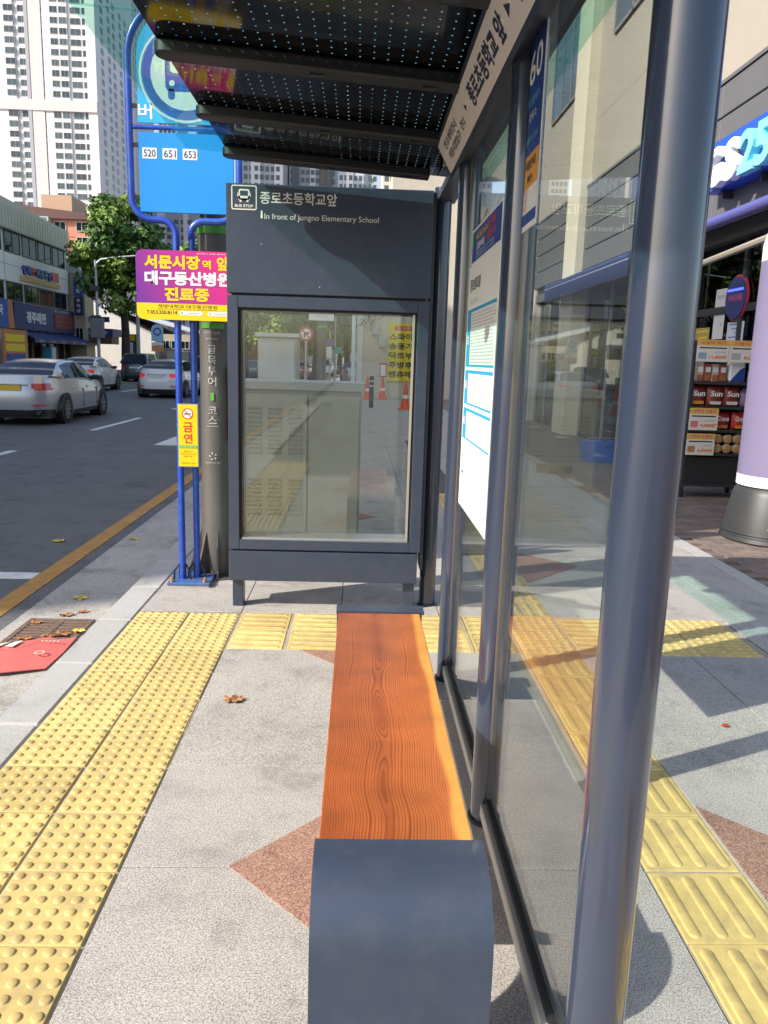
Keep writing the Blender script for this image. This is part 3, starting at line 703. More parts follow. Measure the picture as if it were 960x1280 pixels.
# =================================================================== POSTERS ON THE GLASS
def poster(name, label, y0, y1, z0, z1, mats_fn, x=PX - .0062):
    t = thing(name, label, 'poster', (x, (y0 + y1) / 2, z0), group=None)
    build('sheet', MB().box(x - .0012, x, y0, y1, z0, z1), WHITE, t)
    mats_fn(t, x - .0018); return t
def frect(t, x, y0, y1, z0, z1, mt, nm='print', d=0): build(nm, MB().poly([(x - d, y1, z0), (x - d, y0, z0), (x - d, y0, z1), (x - d, y1, z1)]), mt, t)
DBL = mat('poster_navy', (0.02, 0.055, 0.27), .45)
def p60(t, x):
    frect(t, x, 2.14, 2.335, 1.925, 1.99, WHITE); frect(t, x, 2.14, 2.335, 2.078, 2.40, DBL); frect(t, x, 2.14, 2.335, 1.99, 2.078, mat('poster_orange', (.72, .33, .05), .5))
    frect(t, x, 2.14, 2.335, 1.895, 1.925, DBL)
    text(t, '60', (x - .0008, 2.315, 2.26), (0, -1, 0), Z_, h=.085, w=.15, mt=WHITE, bold=.01)
    text(t, '무인발매기', (x - .0008, 2.315, 2.205), (0, -1, 0), Z_, h=.022, w=.14, mt=CYAN); text(t, '정류소', (x - .0008, 2.29, 2.165), (0, -1, 0), Z_, h=.022, w=.09, mt=WHITE)
    text(t, '교통카드 안내', (x - .0008, 2.32, 2.11), (0, -1, 0), Z_, h=.016, w=.15, mt=CYAN)
    text(t, '이용안내', (x - .0008, 2.30, 2.038), (0, -1, 0), Z_, h=.026, w=.12, mt=INKB, bold=.02); text(t, '확인', (x - .0008, 2.27, 2.003), (0, -1, 0), Z_, h=.02, w=.06, mt=INKB, bold=.02)
    for k in range(3): text(t, '요금', (x - .0008, 2.32, 1.975 - .02 * k), (0, -1, 0), Z_, h=.014, w=.06, mt=REDP)
poster('notice_poster', 'narrow navy notice with a big white 60 and an orange band on the glass', 2.13, 2.345, 1.88, 2.415, p60)
def pblue(t, x):
    frect(t, x, 2.655, 3.325, 1.915, 2.035, DBL)
    frect(t, x, 3.29, 3.325, 1.97, 2.035, GREENP, d=.0006)
    text(t, '어디서나 누구나', (x - .0008, 3.22, 1.988), (0, -1, 0), Z_, h=.032, w=.30, mt=YEL, bold=.02)
    text(t, '마스크 착용', (x - .0008, 2.98, 1.992), (0, -1, 0), Z_, h=.030, w=.22, mt=REDP, bold=.03)
    text(t, '감염예방', (x - .0008, 3.2, 1.953), (0, -1, 0), Z_, h=.028, w=.2, mt=WHITE, bold=.02); text(t, '생활수칙', (x - .0008, 2.95, 1.955), (0, -1, 0), Z_, h=.028, w=.2, mt=REDP, bold=.03)
    for k in range(2): text(t, '대중교통 이용 시 안내문', (x - .0008, 3.2, 1.936 - .014 * k), (0, -1, 0), Z_, h=.009, w=.42, mt=WHITE)
poster('route_notice', 'wide blue notice with yellow and red letters above the white timetable', 2.645, 3.335, 1.905, 2.045, pblue)
TB = mat('timetable_blue', (0.02, 0.34, 0.62), .5)
GREY = mat('print_grey', (.45, .45, .47), .6)
def ptime(t, x):
    text(t, '종로초등학교앞', (x - .0008, 3.32, 1.80), (0, -1, 0), Z_, h=.05, w=.27, mt=INKB, bold=.02)
    text(t, '버스노선안내', (x - .0008, 3.31, 1.75), (0, -1, 0), Z_, h=.022, w=.2, mt=GREY)
    b = MB(); d = x - .0007
    def R_(y0, y1, z0, z1): b.poly([(d, y1, z0), (d, y0, z0), (d, y0, z1), (d, y1, z1)])
    for z0, z1 in ((1.50, 1.73), (1.345, 1.485), (1.20, 1.33)):
        R_(2.66, 3.355, z1 - .012, z1); R_(2.66, 3.355, z0, z0 + .008); R_(3.265, 3.355, z0 + .008, z1 - .012)
    build('table_bar', b, TB, t)
    b = MB(); d = x - .0007
    for z0, z1 in ((1.515, 1.715), (1.36, 1.47), (1.215, 1.315)):
        z = z1 - .012
        while z > z0:
            y = 3.24
            while y > 2.70:
                w = random.uniform(.015, .05); R_(y - w, y, z, z + .0045); y -= w + .014
            z -= .0125
    tag(build('table_text', b, GREY, t), kind='stuff')
    for i, z in enumerate((1.59, 1.41, 1.26)): text(t, ('520', '651', '653')[i], (x - .0014, 3.345, z), (0, -1, 0), Z_, h=.034, w=.07, mt=WHITE, bold=.02)
    text(t, '대구광역시', (x - .0008, 3.35, 1.045), (0, -1, 0), Z_, h=.02, w=.09, mt=DBL, bold=.02)
    b = MB()
    for k in range(4): R_(3.02, 3.35 - .01 * (k % 2), 1.02 - .016 * k, 1.025 - .016 * k); R_(2.72, 2.95, .99 - .014 * k, .995 - .014 * k)
    tag(build('table_text', b, GREY, t), kind='stuff')
poster('timetable_poster', 'tall white bus timetable with light blue tables between the glass wall posts', 2.645, 3.385, .905, 1.905, ptime)

# =================================================================== BLUE BUS STOP SIGN
bs = thing('bus_stop_sign', 'tall blue bus stop sign on two bent blue tubes with route numbers 520 651 653', 'bus stop sign', (-1.12, 5.13, 0))
def arc(c, r_, a0, a1, n=6): return [(c[0] + r_ * math.cos(R(a0 + (a1 - a0) * k / n)), c[1] + r_ * math.sin(R(a0 + (a1 - a0) * k / n))) for k in range(n + 1)]
yb = 5.10
P = [(-1.163, 0.03), (-1.163, 2.22)] + arc((-1.253, 2.24), .09, 0, 90) + arc((-1.30, 2.46), .13, 270, 180) + [(-1.43, 3.25)] + arc((-1.10, 3.25), .33, 180, 0, 20) + [(-.77, 2.46)] + arc((-.90, 2.46), .13, 0, -90) + arc((-.985, 2.24), .09, 90, 180) + [(-1.075, 2.2), (-1.075, .03)]
fr3 = [(x, yb + (0.045 if (i > len(P) - 4) else 0), z) for i, (x, z) in enumerate(P)]
build('frame_tube', MB().tube(fr3, .0215, 14), BLUEP, bs, smooth=50)
build('cross_bar', MB().tube([(-1.41, yb, 2.862), (-.79, yb, 2.862)], .013, 10), BLUEP, bs, smooth=50)
pn = build('route_panel', MB().box(-1.375, -.80, yb - .012, yb + .0, 2.372, 2.832, .003), SKYB, bs)
up_ = build('logo_panel', MB().prism([(-1.375, 2.885)] + [(-.80, 2.885), (-.80, 3.25)] + arc((-1.0875, 3.25), .2875, 0, 180, 16)[1:], 'y', yb - .012, yb), mat('cyan_sign_panel', (0.03, 0.42, 0.75), .35), bs)
yf = yb - .0135
b = MB(); disc(b, (-1.0875, yf, 3.165), X_, Z_, .275, .262); build('ring_line', b, WHITE, up_)
b = MB(); disc(b, (-1.0875, yf, 3.165), X_, Z_, .255, .205); build('ring_band', b, RINGB, up_)
b = MB(); disc(b, (-1.0875, yf, 3.165), X_, Z_, .205); build('ring_field', b, mat('pale_print', (.70, .76, .74), .45), up_)
yg = yf - .0012
b = MB(); rect(b, (-1.205, yg, 3.065), X_, Z_, .235, .22, .03); rect(b, (-1.19, yg, 3.02), X_, Z_, .04, .06, .015); rect(b, (-1.025, yg, 3.02), X_, Z_, .04, .06, .015); build('bus_symbol', b, RINGB, up_)
b = MB(); rect(b, (-1.175, yg - .001, 3.165), X_, Z_, .175, .09, .02); disc(b, (-1.165, yg - .001, 3.11), X_, Z_, .017, n=14); disc(b, (-1.01, yg - .001, 3.11), X_, Z_, .017, n=14); build('bus_symbol', b, WHITE, up_)
text(up_, '버', (-1.372, yf, 2.905), X_, Z_, h=.088, w=.085, mt=WHITE, bold=.02)
text(up_, '스', (-.885, yf, 2.905), X_, Z_, h=.088, w=.08, mt=WHITE, bold=.02)
for k, s in enumerate(('520', '651', '653')):
    x = -1.353 + .122 * k
    w = build('number_plate', rect(MB(), (x, yf, 2.682), X_, Z_, .088, .062), WHITE, pn)
    text(w, s, (x + .008, yf - .001, 2.692), X_, Z_, h=.042, w=.072, mt=mat('number_navy', (.03, .05, .16), .5), bold=.01)
b = MB()
for z in (2.98, 2.76, 2.46): 
    b.box(-1.412, -1.37, yb - .008, yb + .004, z - .012, z + .012)
build('clamp', b, DARKM, bs)
b = MB(); b.box(-1.245, -.965, 4.985, 5.29, .012, .030, .003)
pl = build('base_plate', b, mat('worn_blue_steel', (0.05, 0.14, 0.36), .5, metal=.2, dirt=(.25, .15, .09), dscale=14, damt=.8), bs)
b = MB()
b.box(-1.24, -.97, 4.99, 5.285, -.001, .0115); build('grout_pad', b, mat('pale_pad', (.42, .37, .30), .9, var=.2), pl)
b = MB()
for x in (-1.163, -1.075):
    y = 5.10 if x < -1.1 else 5.145
    for dx, dy in ((-.055, -.02), (.055, -.02), (0, .06)):
        b.tube([(x + dx, y + dy, .03), (x + dx * .95, y + dy * .95, .085), (x + dx * .45, y + dy * .45, .13), (x + dx * .3, y + dy * .3, .085), (x + dx * .35, y + dy * .3, .03)], .0075, 6)
build('foot_loop', b, mat('black_blue_steel', (.02, .04, .10), .35, metal=.4), bs, smooth=50)
b = MB()
for x, y in ((-1.215, 5.015), (-1.0, 5.02), (-1.21, 5.26), (-.995, 5.26)): b.cyl((x, y, .03), (x, y, .062), .009, n=8); b.cyl((x, y, .03), (x, y, .042), .016, n=6)
build('bolt', b, mat('rusty_bolt', (.40, .22, .12), .6, metal=.4), pl)

# purple hospital board
pb = thing('hospital_board', 'purple and pink board with yellow and white Korean letters over a yellow band', 'advertising sign', (-1.11, 5.05, 1.94))
yq = 5.055
mtg = bpy.data.materials.new('purple_to_pink_print'); mtg.use_nodes = True; nt = mtg.node_tree; bb = nt.nodes['Principled BSDF']; bb.inputs['Roughness'].default_value = .35
geo = _n(nt, 'ShaderNodeNewGeometry'); sp = _n(nt, 'ShaderNodeSeparateXYZ'); nt.links.new(geo.outputs['Position'], sp.inputs[0])
a_ = _n(nt, 'ShaderNodeMath', operation='MULTIPLY_ADD'); a_.inputs[1].default_value = .55; nt.links.new(sp.outputs[2], a_.inputs[0]); nt.links.new(sp.outputs[0], a_.inputs[2])
mr = _n(nt, 'ShaderNodeMapRange', i_From_Min=-.36, i_From_Max=.40); nt.links.new(a_.outputs[0], mr.inputs['Value'])
cr = _n(nt, 'ShaderNodeValToRGB'); cr.color_ramp.elements[0].color = (.165, .022, .30, 1); cr.color_ramp.elements[1].color = (.80, .015, .20, 1); nt.links.new(mr.outputs[0], cr.inputs[0]); nt.links.new(cr.outputs[0], bb.inputs['Base Color'])
b = MB()
def rr(x0, x1, z0, z1, rad):
    pts = []
    for cx, cz, a0 in ((x1 - rad, z0 + rad, -90), (x1 - rad, z1 - rad, 0), (x0 + rad, z1 - rad, 90), (x0 + rad, z0 + rad, 180)):
        for k in range(6): pts.append((cx + rad * math.cos(R(a0 + 18 * k)), cz + rad * math.sin(R(a0 + 18 * k))))
    return pts
bd = build('board', b.prism(rr(-1.405, -.81, 1.728, 2.147, .04), 'y', yq, yq + .012), mtg, pb)
b = MB(); pts = [p for p in rr(-1.405, -.81, 1.728, 2.147, .04)]; low = clip(pts, 1, 1.828, True); b.poly([(x, yq - .0012, z) for x, z in low]); build('yellow_band', b, YEL, bd)
yt = yq - .0016
text(bd, '서문시장', (-1.352, yt, 2.035), X_, Z_, h=.083, w=.345, mt=YEL, bold=.045)
text(bd, '역', (-.995, yt, 2.040), X_, Z_, h=.055, w=.055, mt=YEL, bold=.035); text(bd, '앞', (-.905, yt, 2.035), X_, Z_, h=.083, w=.075, mt=YEL, bold=.045)
text(bd, '대구동산병원', (-1.352, yt, 1.938), X_, Z_, h=.085, w=.535, mt=WHITE, bold=.045)
text(bd, '진료중', (-1.232, yt, 1.843), X_, Z_, h=.083, w=.28, mt=YEL, bold=.045)
yt -= .0006
text(bd, '계명대학교 대구동산병원', (-1.275, yt, 1.800), X_, Z_, h=.022, w=.37, mt=INKB)
text(bd, 'KEIMYUNG UNIVERSITY DAEGU DONGSAN HOSPITAL', (-1.275, yt, 1.790), X_, Z_, h=.006, w=.37, mt=INKB)
text(bd, 'T.053.250.8114', (-1.345, yt, 1.762), X_, Z_, h=.022, w=.19, mt=INKB, bold=.01)
text(bd, '세브란스 진료 협력병원', (-1.03, yt, 2.128), X_, Z_, h=.008, w=.2, mt=WHITE)
for x0, mt_, s in ((-1.14, GREENP, '진료예약'), (-.965, ORANGE, '응급의료센터')):
    b = MB(); rect(b, (x0, yt, 1.758), X_, Z_, .145, .026, .012); p1 = build('badge', b, WHITE, bd)
    b = MB(); disc(b, (x0 + .014, yt - .0006, 1.771), X_, Z_, .006, n=10); build('badge_dot', b, mt_, bd); text(bd, s, (x0 + .04, yt - .0006, 1.764), X_, Z_, h=.013, w=.08, mt=GREY)
b = MB(); b.box(-1.18, -1.05, yq + .012, yq + .024, 1.80, 1.83); b.box(-1.18, -1.05, yq + .012, yq + .024, 2.04, 2.07); build('strap', b, STEEL, pb)

# no smoking plate
ns = thing('no_smoking_sign', 'narrow yellow no smoking plate with red Korean letters clamped on the blue tubes', 'no smoking sign', (-1.10, 5.05, 1.0))
yq = 5.060
fr_ = build('plate', MB().box(-1.170, -1.035, yq, yq + .012, .795, 1.205, .003), STEEL, ns)
ye = build('yellow_face', MB().poly([(-1.163, yq - .001, .801), (-1.042, yq - .001, .801), (-1.042, yq - .001, 1.199), (-1.163, yq - .001, 1.199)]), YEL, fr_)
yt = yq - .0018
b = MB(); disc(b, (-1.1025, yt, 1.142), X_, Z_, .036, .029, 24)
b.poly([(-1.1265, yt - .0012, 1.163), (-1.1225, yt - .0012, 1.167), (-1.078, yt - .0012, 1.122), (-1.082, yt - .0012, 1.118)]); build('ban_ring', b, REDP, ns)
b = MB(); disc(b, (-1.1025, yt, 1.142), X_, Z_, .029, n=24); build('ban_field', b, WHITE, ns)
b = MB(); rect(b, (-1.125, yt - .0006, 1.137), X_, Z_, .034, .008); rect(b, (-1.088, yt - .0006, 1.137), X_, Z_, .006, .008); build('cigarette', b, INKB, ns)
text(ns, '금', (-1.132, yt, 1.022), X_, Z_, h=.066, w=.060, mt=REDP, bold=.03); text(ns, '연', (-1.130, yt, .950), X_, Z_, h=.064, w=.056, mt=REDP, bold=.03)
build('green_strip', rect(MB(), (-1.160, yt, .918), X_, Z_, .116, .020), GREENP, ns)
text(ns, '버스정류장 10m 이내', (-1.153, yt - .0008, .923), X_, Z_, h=.010, w=.10, mt=WHITE)
text(ns, '흡연 시', (-1.128, yt, .893), X_, Z_, h=.011, w=.045, mt=INKB); text(ns, '과태료 2만원이 부과', (-1.152, yt, .876), X_, Z_, h=.011, w=.10, mt=REDP); text(ns, '됩니다', (-1.128, yt, .860), X_, Z_, h=.011, w=.05, mt=INKB)
text(ns, '대구광역시 중구', (-1.148, yt, .815), X_, Z_, h=.011, w=.09, mt=INKB)

# grey street pole with green rings
def street_pole(name, label, x, y, H, r0, r1):
    t = thing(name, label, 'street pole', (x, y, 0))
    build('shaft', MB().lathe((x, y, 0), [(r0, .012), (r0, .36), (r0 - .004, .37), (r1, H)], 32), POLEG, t, smooth=40)
    b = MB()
    for k in range(8):
        a = R(45 * k + 10); c_, s_ = math.cos(a), math.sin(a); w = .006
        p = [(x + c_ * r0 * .98, y + s_ * r0 * .98), (x + c_ * (r0 + .085), y + s_ * (r0 + .085))]; q = (-s_ * w, c_ * w)
        b.hexa([(p[0][0] - q[0], p[0][1] - q[1], .0115), (p[1][0] - q[0], p[1][1] - q[1], .0115), (p[1][0] - q[0], p[1][1] - q[1], .05), (p[0][0] - q[0], p[0][1] - q[1], .33)], [(p[0][0] + q[0], p[0][1] + q[1], .0115), (p[1][0] + q[0], p[1][1] + q[1], .0115), (p[1][0] + q[0], p[1][1] + q[1], .05), (p[0][0] + q[0], p[0][1] + q[1], .33)])
    build('fin', b, POLEG, t)
    build('base_flange', MB().cyl((x, y, -.001), (x, y, .0114), r0 + .10, n=32), POLEG, t, smooth=40)
    for z0, z1 in ((2.285, 2.345), (H - .4, H - .34)): build('green_ring', MB().lathe((x, y, 0), [(r1 + .004, z0), (r1 + .009, z0 + .004), (r1 + .009, z1 - .004), (r1 + .004, z1)], 32), mat('ring_green', (.10, .40, .05), .45), t, smooth=40)
    return t
gp = street_pole('street_pole', 'thick brown-grey street pole with a green ring and white vertical Korean letters', -.977, 5.36, 4.6, .105, .098)
def wrap_text(parent, body, zc, h, w, mt, bold=0.0, cx=-.977, cy=5.36, rad=.1045, a0=-92):
    vs, fs, W, H = glyphs(body, bold); b = MB(); vv = []
    for x, y in vs:
        a = R(a0) + ((x / W - .5) * w) / rad; vv.append((cx + rad * math.cos(a), cy + rad * math.sin(a), zc + (y / H - .5) * h))
    b.add(vv, fs); return build('lettering', b, mt, parent)
CW = mat('pole_lettering', (.62, .61, .58), .5)
for s, z in (('골', 1.555), ('목', 1.485), ('투', 1.415), ('어', 1.345)): wrap_text(gp, s, z, .056, .056, CW, .01)
wrap_text(gp, '1', 1.245, .052, .022, mat('number_green', (.16, .55, .06), .5), .02)
for s, z in (('코', 1.155), ('스', 1.09)): wrap_text(gp, s, z, .05, .056, CW, .01)
wrap_text(gp, '대구근대골목', 1.662, .018, .11, CW); wrap_text(gp, '대구광역시 중구', .80, .014, .11, CW)
b = MB(); 
for z in (1.62, 1.045):
    for k in range(8):
        a, a2 = R(-92 - 22 + 5.5 * k), R(-92 - 22 + 5.5 * (k + 1)); rr_ = .1045
        b.poly([(-.977 + rr_ * math.cos(a), 5.36 + rr_ * math.sin(a), z), (-.977 + rr_ * math.cos(a2), 5.36 + rr_ * math.sin(a2), z), (-.977 + rr_ * math.cos(a2), 5.36 + rr_ * math.sin(a2), z + .004), (-.977 + rr_ * math.cos(a), 5.36 + rr_ * math.sin(a), z + .004)])
# petal emblem
for k in range(5):
    a = 2 * math.pi * k / 5 + .6; P = [(.010 * math.cos(a), .010 * math.sin(a)), (.030 * math.cos(a - .35), .030 * math.sin(a - .35)), (.026 * math.cos(a + .3), .026 * math.sin(a + .3))]
    b.poly([(-.977 + .1045 * math.cos(R(-92) + px / .1045), 5.36 + .1045 * math.sin(R(-92) + px / .1045), .845 + pz) for px, pz in P])
build('pole_emblem', b, CW, gp)
b = MB()
for k in range(10):
    a, a2 = R(-135 + 9 * k), R(-135 + 9 * (k + 1)); rr_ = .106
    b.poly([(-.977 + rr_ * math.cos(a), 5.36 + rr_ * math.sin(a), 1.69), (-.977 + rr_ * math.cos(a2), 5.36 + rr_ * math.sin(a2), 1.69), (-.977 + rr_ * math.cos(a2), 5.36 + rr_ * math.sin(a2), 1.725), (-.977 + rr_ * math.cos(a), 5.36 + rr_ * math.sin(a), 1.725)])
build('green_label', b, mat('ring_green', (.10, .40, .05), .45), gp)
b = MB()  # old steel cover strip at the pole's right side
b.box(-.875, -.858, 5.27, 5.40, .95, 1.45); build('cover_strip', b, POLEG, gp, bevel=.006)

# =================================================================== CABINETS AND POLES BEHIND THE PANEL
CAB = mat('cabinet_grey_paint', (.40, .395, .345), .6, var=.08, vscale=3, dirt=(.28, .26, .22), dscale=4, damt=.4)
cb = thing('utility_cabinet', 'low wide grey-beige utility cabinet with louvred doors just behind the panel glass', 'utility cabinet', (-.44, 6.1, 0))
bdy = build('body', MB().box(-.90, .02, 5.86, 6.36, .10, 1.279), CAB, cb, bevel=.004)
build('lid', MB().box(-.93, .045, 5.83, 6.39, 1.280, 1.345), mat('cabinet_lid', (.44, .44, .42), .55), cb, bevel=.008)
build('plinth', MB().box(-.88, -.005, 5.88, 6.34, 0, .099), mat('plinth_concrete', (.30, .29, .27), .9, var=.2, vscale=12), cb)
for x0, x1 in ((-.885, -.385), (-.375, .005)): build('door', MB().box(x0, x1, 5.845, 5.8595, .13, 1.25, .003), CAB, cb)
lv = meshof('louvre', MB().hexa([(0, 0, 0), (.105, 0, 0), (.105, -.014, .018), (0, -.014, .018)], [(0, .001, .005), (.105, .001, .005), (.105, 0, .022), (0, 0, .022)]), CAB)
for x in (-.835, -.68, -.525):
    for k in range(11): inst('louvre', lv, bdy, local(cb, (x, 5.8445, .80 + .033 * k)))
for x in (-.835, -.68, -.525):
    for k in range(9): inst('louvre', lv, bdy, local(cb, (x, 5.8445, .33 + .033 * k)))
b = MB(); b.box(-.41, -.395, 5.825, 5.844, .68, .80); build('handle', b, STEEL, cb)
c2 = thing('control_box', 'tall aluminium control box standing behind the low cabinet', 'control box', (-.94, 9.3, 0))
AL = mat('dull_aluminium', (.47, .47, .46), .5, metal=.3, var=.1, vscale=3)
build('body', MB().box(-1.16, -.72, 9.0, 9.5, .06, 1.74), AL, c2, bevel=.006); build('roof', MB().box(-1.19, -.69, 8.96, 9.54, 1.741, 1.79), AL, c2, bevel=.008); build('plinth', MB().box(-1.12, -.76, 9.03, 9.46, 0, .06), BLACK, c2)
build('door', MB().box(-1.14, -.74, 8.985, 8.999, .12, 1.70, .003), AL, c2); build('paper_note', MB().box(-.98, -.85, 8.981, 8.9845, 1.05, 1.23), WHITE, c2); build('handle', MB().box(-.80, -.78, 8.965, 8.984, .9, 1.05), BLACK, c2)
sp_ = thing('no_turn_sign', 'round red and white no turn sign on a slim grey pole beyond the control box', 'traffic sign', (-1.30, 19, 0))
build('pole', MB().cyl((-1.30, 19, 0), (-1.30, 19, 2.24), .035, n=12), STEEL, sp_, smooth=50)
f_ = build('disc', MB().cyl((-1.30, 18.95, 2.10), (-1.30, 18.957, 2.10), .165, n=32), WHITE, sp_)
b = MB(); disc(b, (-1.30, 18.947, 2.10), X_, Z_, .162, .122, 28); b.poly([(-1.40, 18.944, 2.185), (-1.38, 18.944, 2.205), (-1.20, 18.944, 2.015), (-1.22, 18.944, 1.995)]); build('ban_ring', b, REDP, sp_)
b = MB(); b.poly([(-1.345, 18.9465, 2.02), (-1.315, 18.9465, 2.02), (-1.315, 18.9465, 2.15), (-1.345, 18.9465, 2.15)]); b.poly([(-1.315, 18.9465, 2.105), (-1.25, 18.9465, 2.105), (-1.25, 18.9465, 2.135), (-1.315, 18.9465, 2.135)]); b.poly([(-1.25, 18.9465, 2.08), (-1.215, 18.9465, 2.12), (-1.25, 18.9465, 2.16)]); build('arrow', b, INKB, sp_)
p2 = street_pole('street_pole', 'dark street pole with green ring carrying a white panel, seen through the panel glass', -.98, 20, 6.5, .125, .115)
build('white_panel', MB().box(-1.29, -.67, 19.80, 19.82, 2.46, 2.80), WHITE, p2)
text(p2, '공사중 통행에', (-1.24, 19.797, 2.66), X_, Z_, h=.06, w=.52, mt=GREY); text(p2, '주의하세요', (-1.15, 19.797, 2.54), X_, Z_, h=.06, w=.34, mt=GREY)
tl = thing('parking_sign', 'small purple and white sign plates on a thin pole right of the dark pole', 'sign', (-.86, 22.5, 0))
build('pole', MB().cyl((-.86, 22.5, 0), (-.86, 22.5, 2.3), .025, n=8), STEEL, tl)
build('plate', MB().box(-.96, -.74, 22.45, 22.46, 1.90, 2.10), mat('plate_purple', (.18, .10, .35), .5), tl); build('plate', MB().box(-.96, -.80, 22.45, 22.46, 1.55, 1.87), WHITE, tl)
tl = thing('street_name_sign', 'tiny teal street sign on a pole among the far trees', 'sign', (-.95, 30, 0))
build('pole', MB().cyl((-.95, 30, 0), (-.95, 30, 3.1), .03, n=8), STEEL, tl); build('plate', MB().box(-.95, -.68, 29.95, 29.96, 1.75, 2.0), mat('plate_teal', (.02, .32, .26), .5), tl)

# =================================================================== CONES, BOLLARD
def cone(label, x, y, H, sign=False):
    t = thing('traffic_cone', label, 'traffic cone', (x, y, 0), 'orange traffic cones by the cream wall')
    k = H / .9
    build('cone_body', MB().lathe((x, y, 0), [(.16 * k, .03), (.10 * k, .30 * k), (.035 * k, .86 * k), (.02 * k, .9 * k)], 20), mat('cone_orange', (.75, .10, .03), .5), t, smooth=50)
    build('base', MB().box(x - .21 * k, x + .21 * k, y - .21 * k, y + .21 * k, 0, .03), mat('cone_orange', (.75, .10, .03), .5), t)
    build('reflective_band', MB().lathe((x, y, 0), [(.097 * k, .34 * k), (.068 * k, .56 * k)], 20, cap=False), WHITE, t, smooth=50)
    if sign:
        build('sign_plate', MB().box(x - .14, x + .14, y - .03, y - .01, .9, 1.45), REDP, t); build('sign_face', MB().box(x - .10, x + .10, y - .036, y - .031, .95, 1.38), WHITE, t)
cone('orange traffic cone with a red and white sign plate by the yellow banner', .93, 31.5, .95, True)
cone('tall red-orange traffic cone nearest the panel, right of the yellow banner', 1.50, 25.3, .95)
cone('orange traffic cone half hidden behind the black bollard', .32, 31.0, .9)
bo = thing('bollard', 'black bollard with pale bands standing near the orange cones', 'bollard', (.40, 25.8, 0))
build('post', MB().lathe((.40, 25.8, 0), [(.075, 0), (.075, .98), (.055, 1.03), (.02, 1.04)], 16), BLACK, bo, smooth=50)
for z in (.68, .84): build('band', MB().lathe((.40, 25.8, 0), [(.078, z), (.078, z + .06)], 16, cap=False), GREY, bo)

# =================================================================== CARS
TYRE = mat('tyre_rubber', (.014, .014, .015), .8); RIM = mat('alloy_rim', (.42, .42, .43), .3, metal=.8)
CGL = mat('car_glass', (.012, .020, .036), .06, spec=.08); TRIM = mat('car_black_trim', (.012, .012, .013), .45)
TAIL = mat('tail_lamp_red', (.50, .015, .012), .15, coat=.6); TAILL = mat('brake_lamp_lit', (.75, .05, .03), .2, emit=((1, .02, .012), .15))
CHR = mat('chrome_trim', (.7, .7, .7), .15, metal=1.0); PLW = mat('plate_white', (.7, .7, .68), .5); PLY = mat('plate_yellow', (.75, .48, .03), .5); LAMP = mat('head_lamp', (.75, .78, .8), .1, coat=.5)
def lerp_tab(tab, y):
    if y <= tab[0][0]: return tab[0][1]
    for (a, za), (b_, zb_) in zip(tab, tab[1:]):
        if y <= b_:
            t = (y - a) / (b_ - a); t = t * t * (3 - 2 * t) * .5 + t * .5; return za + (zb_ - za) * t
    return tab[-1][1]
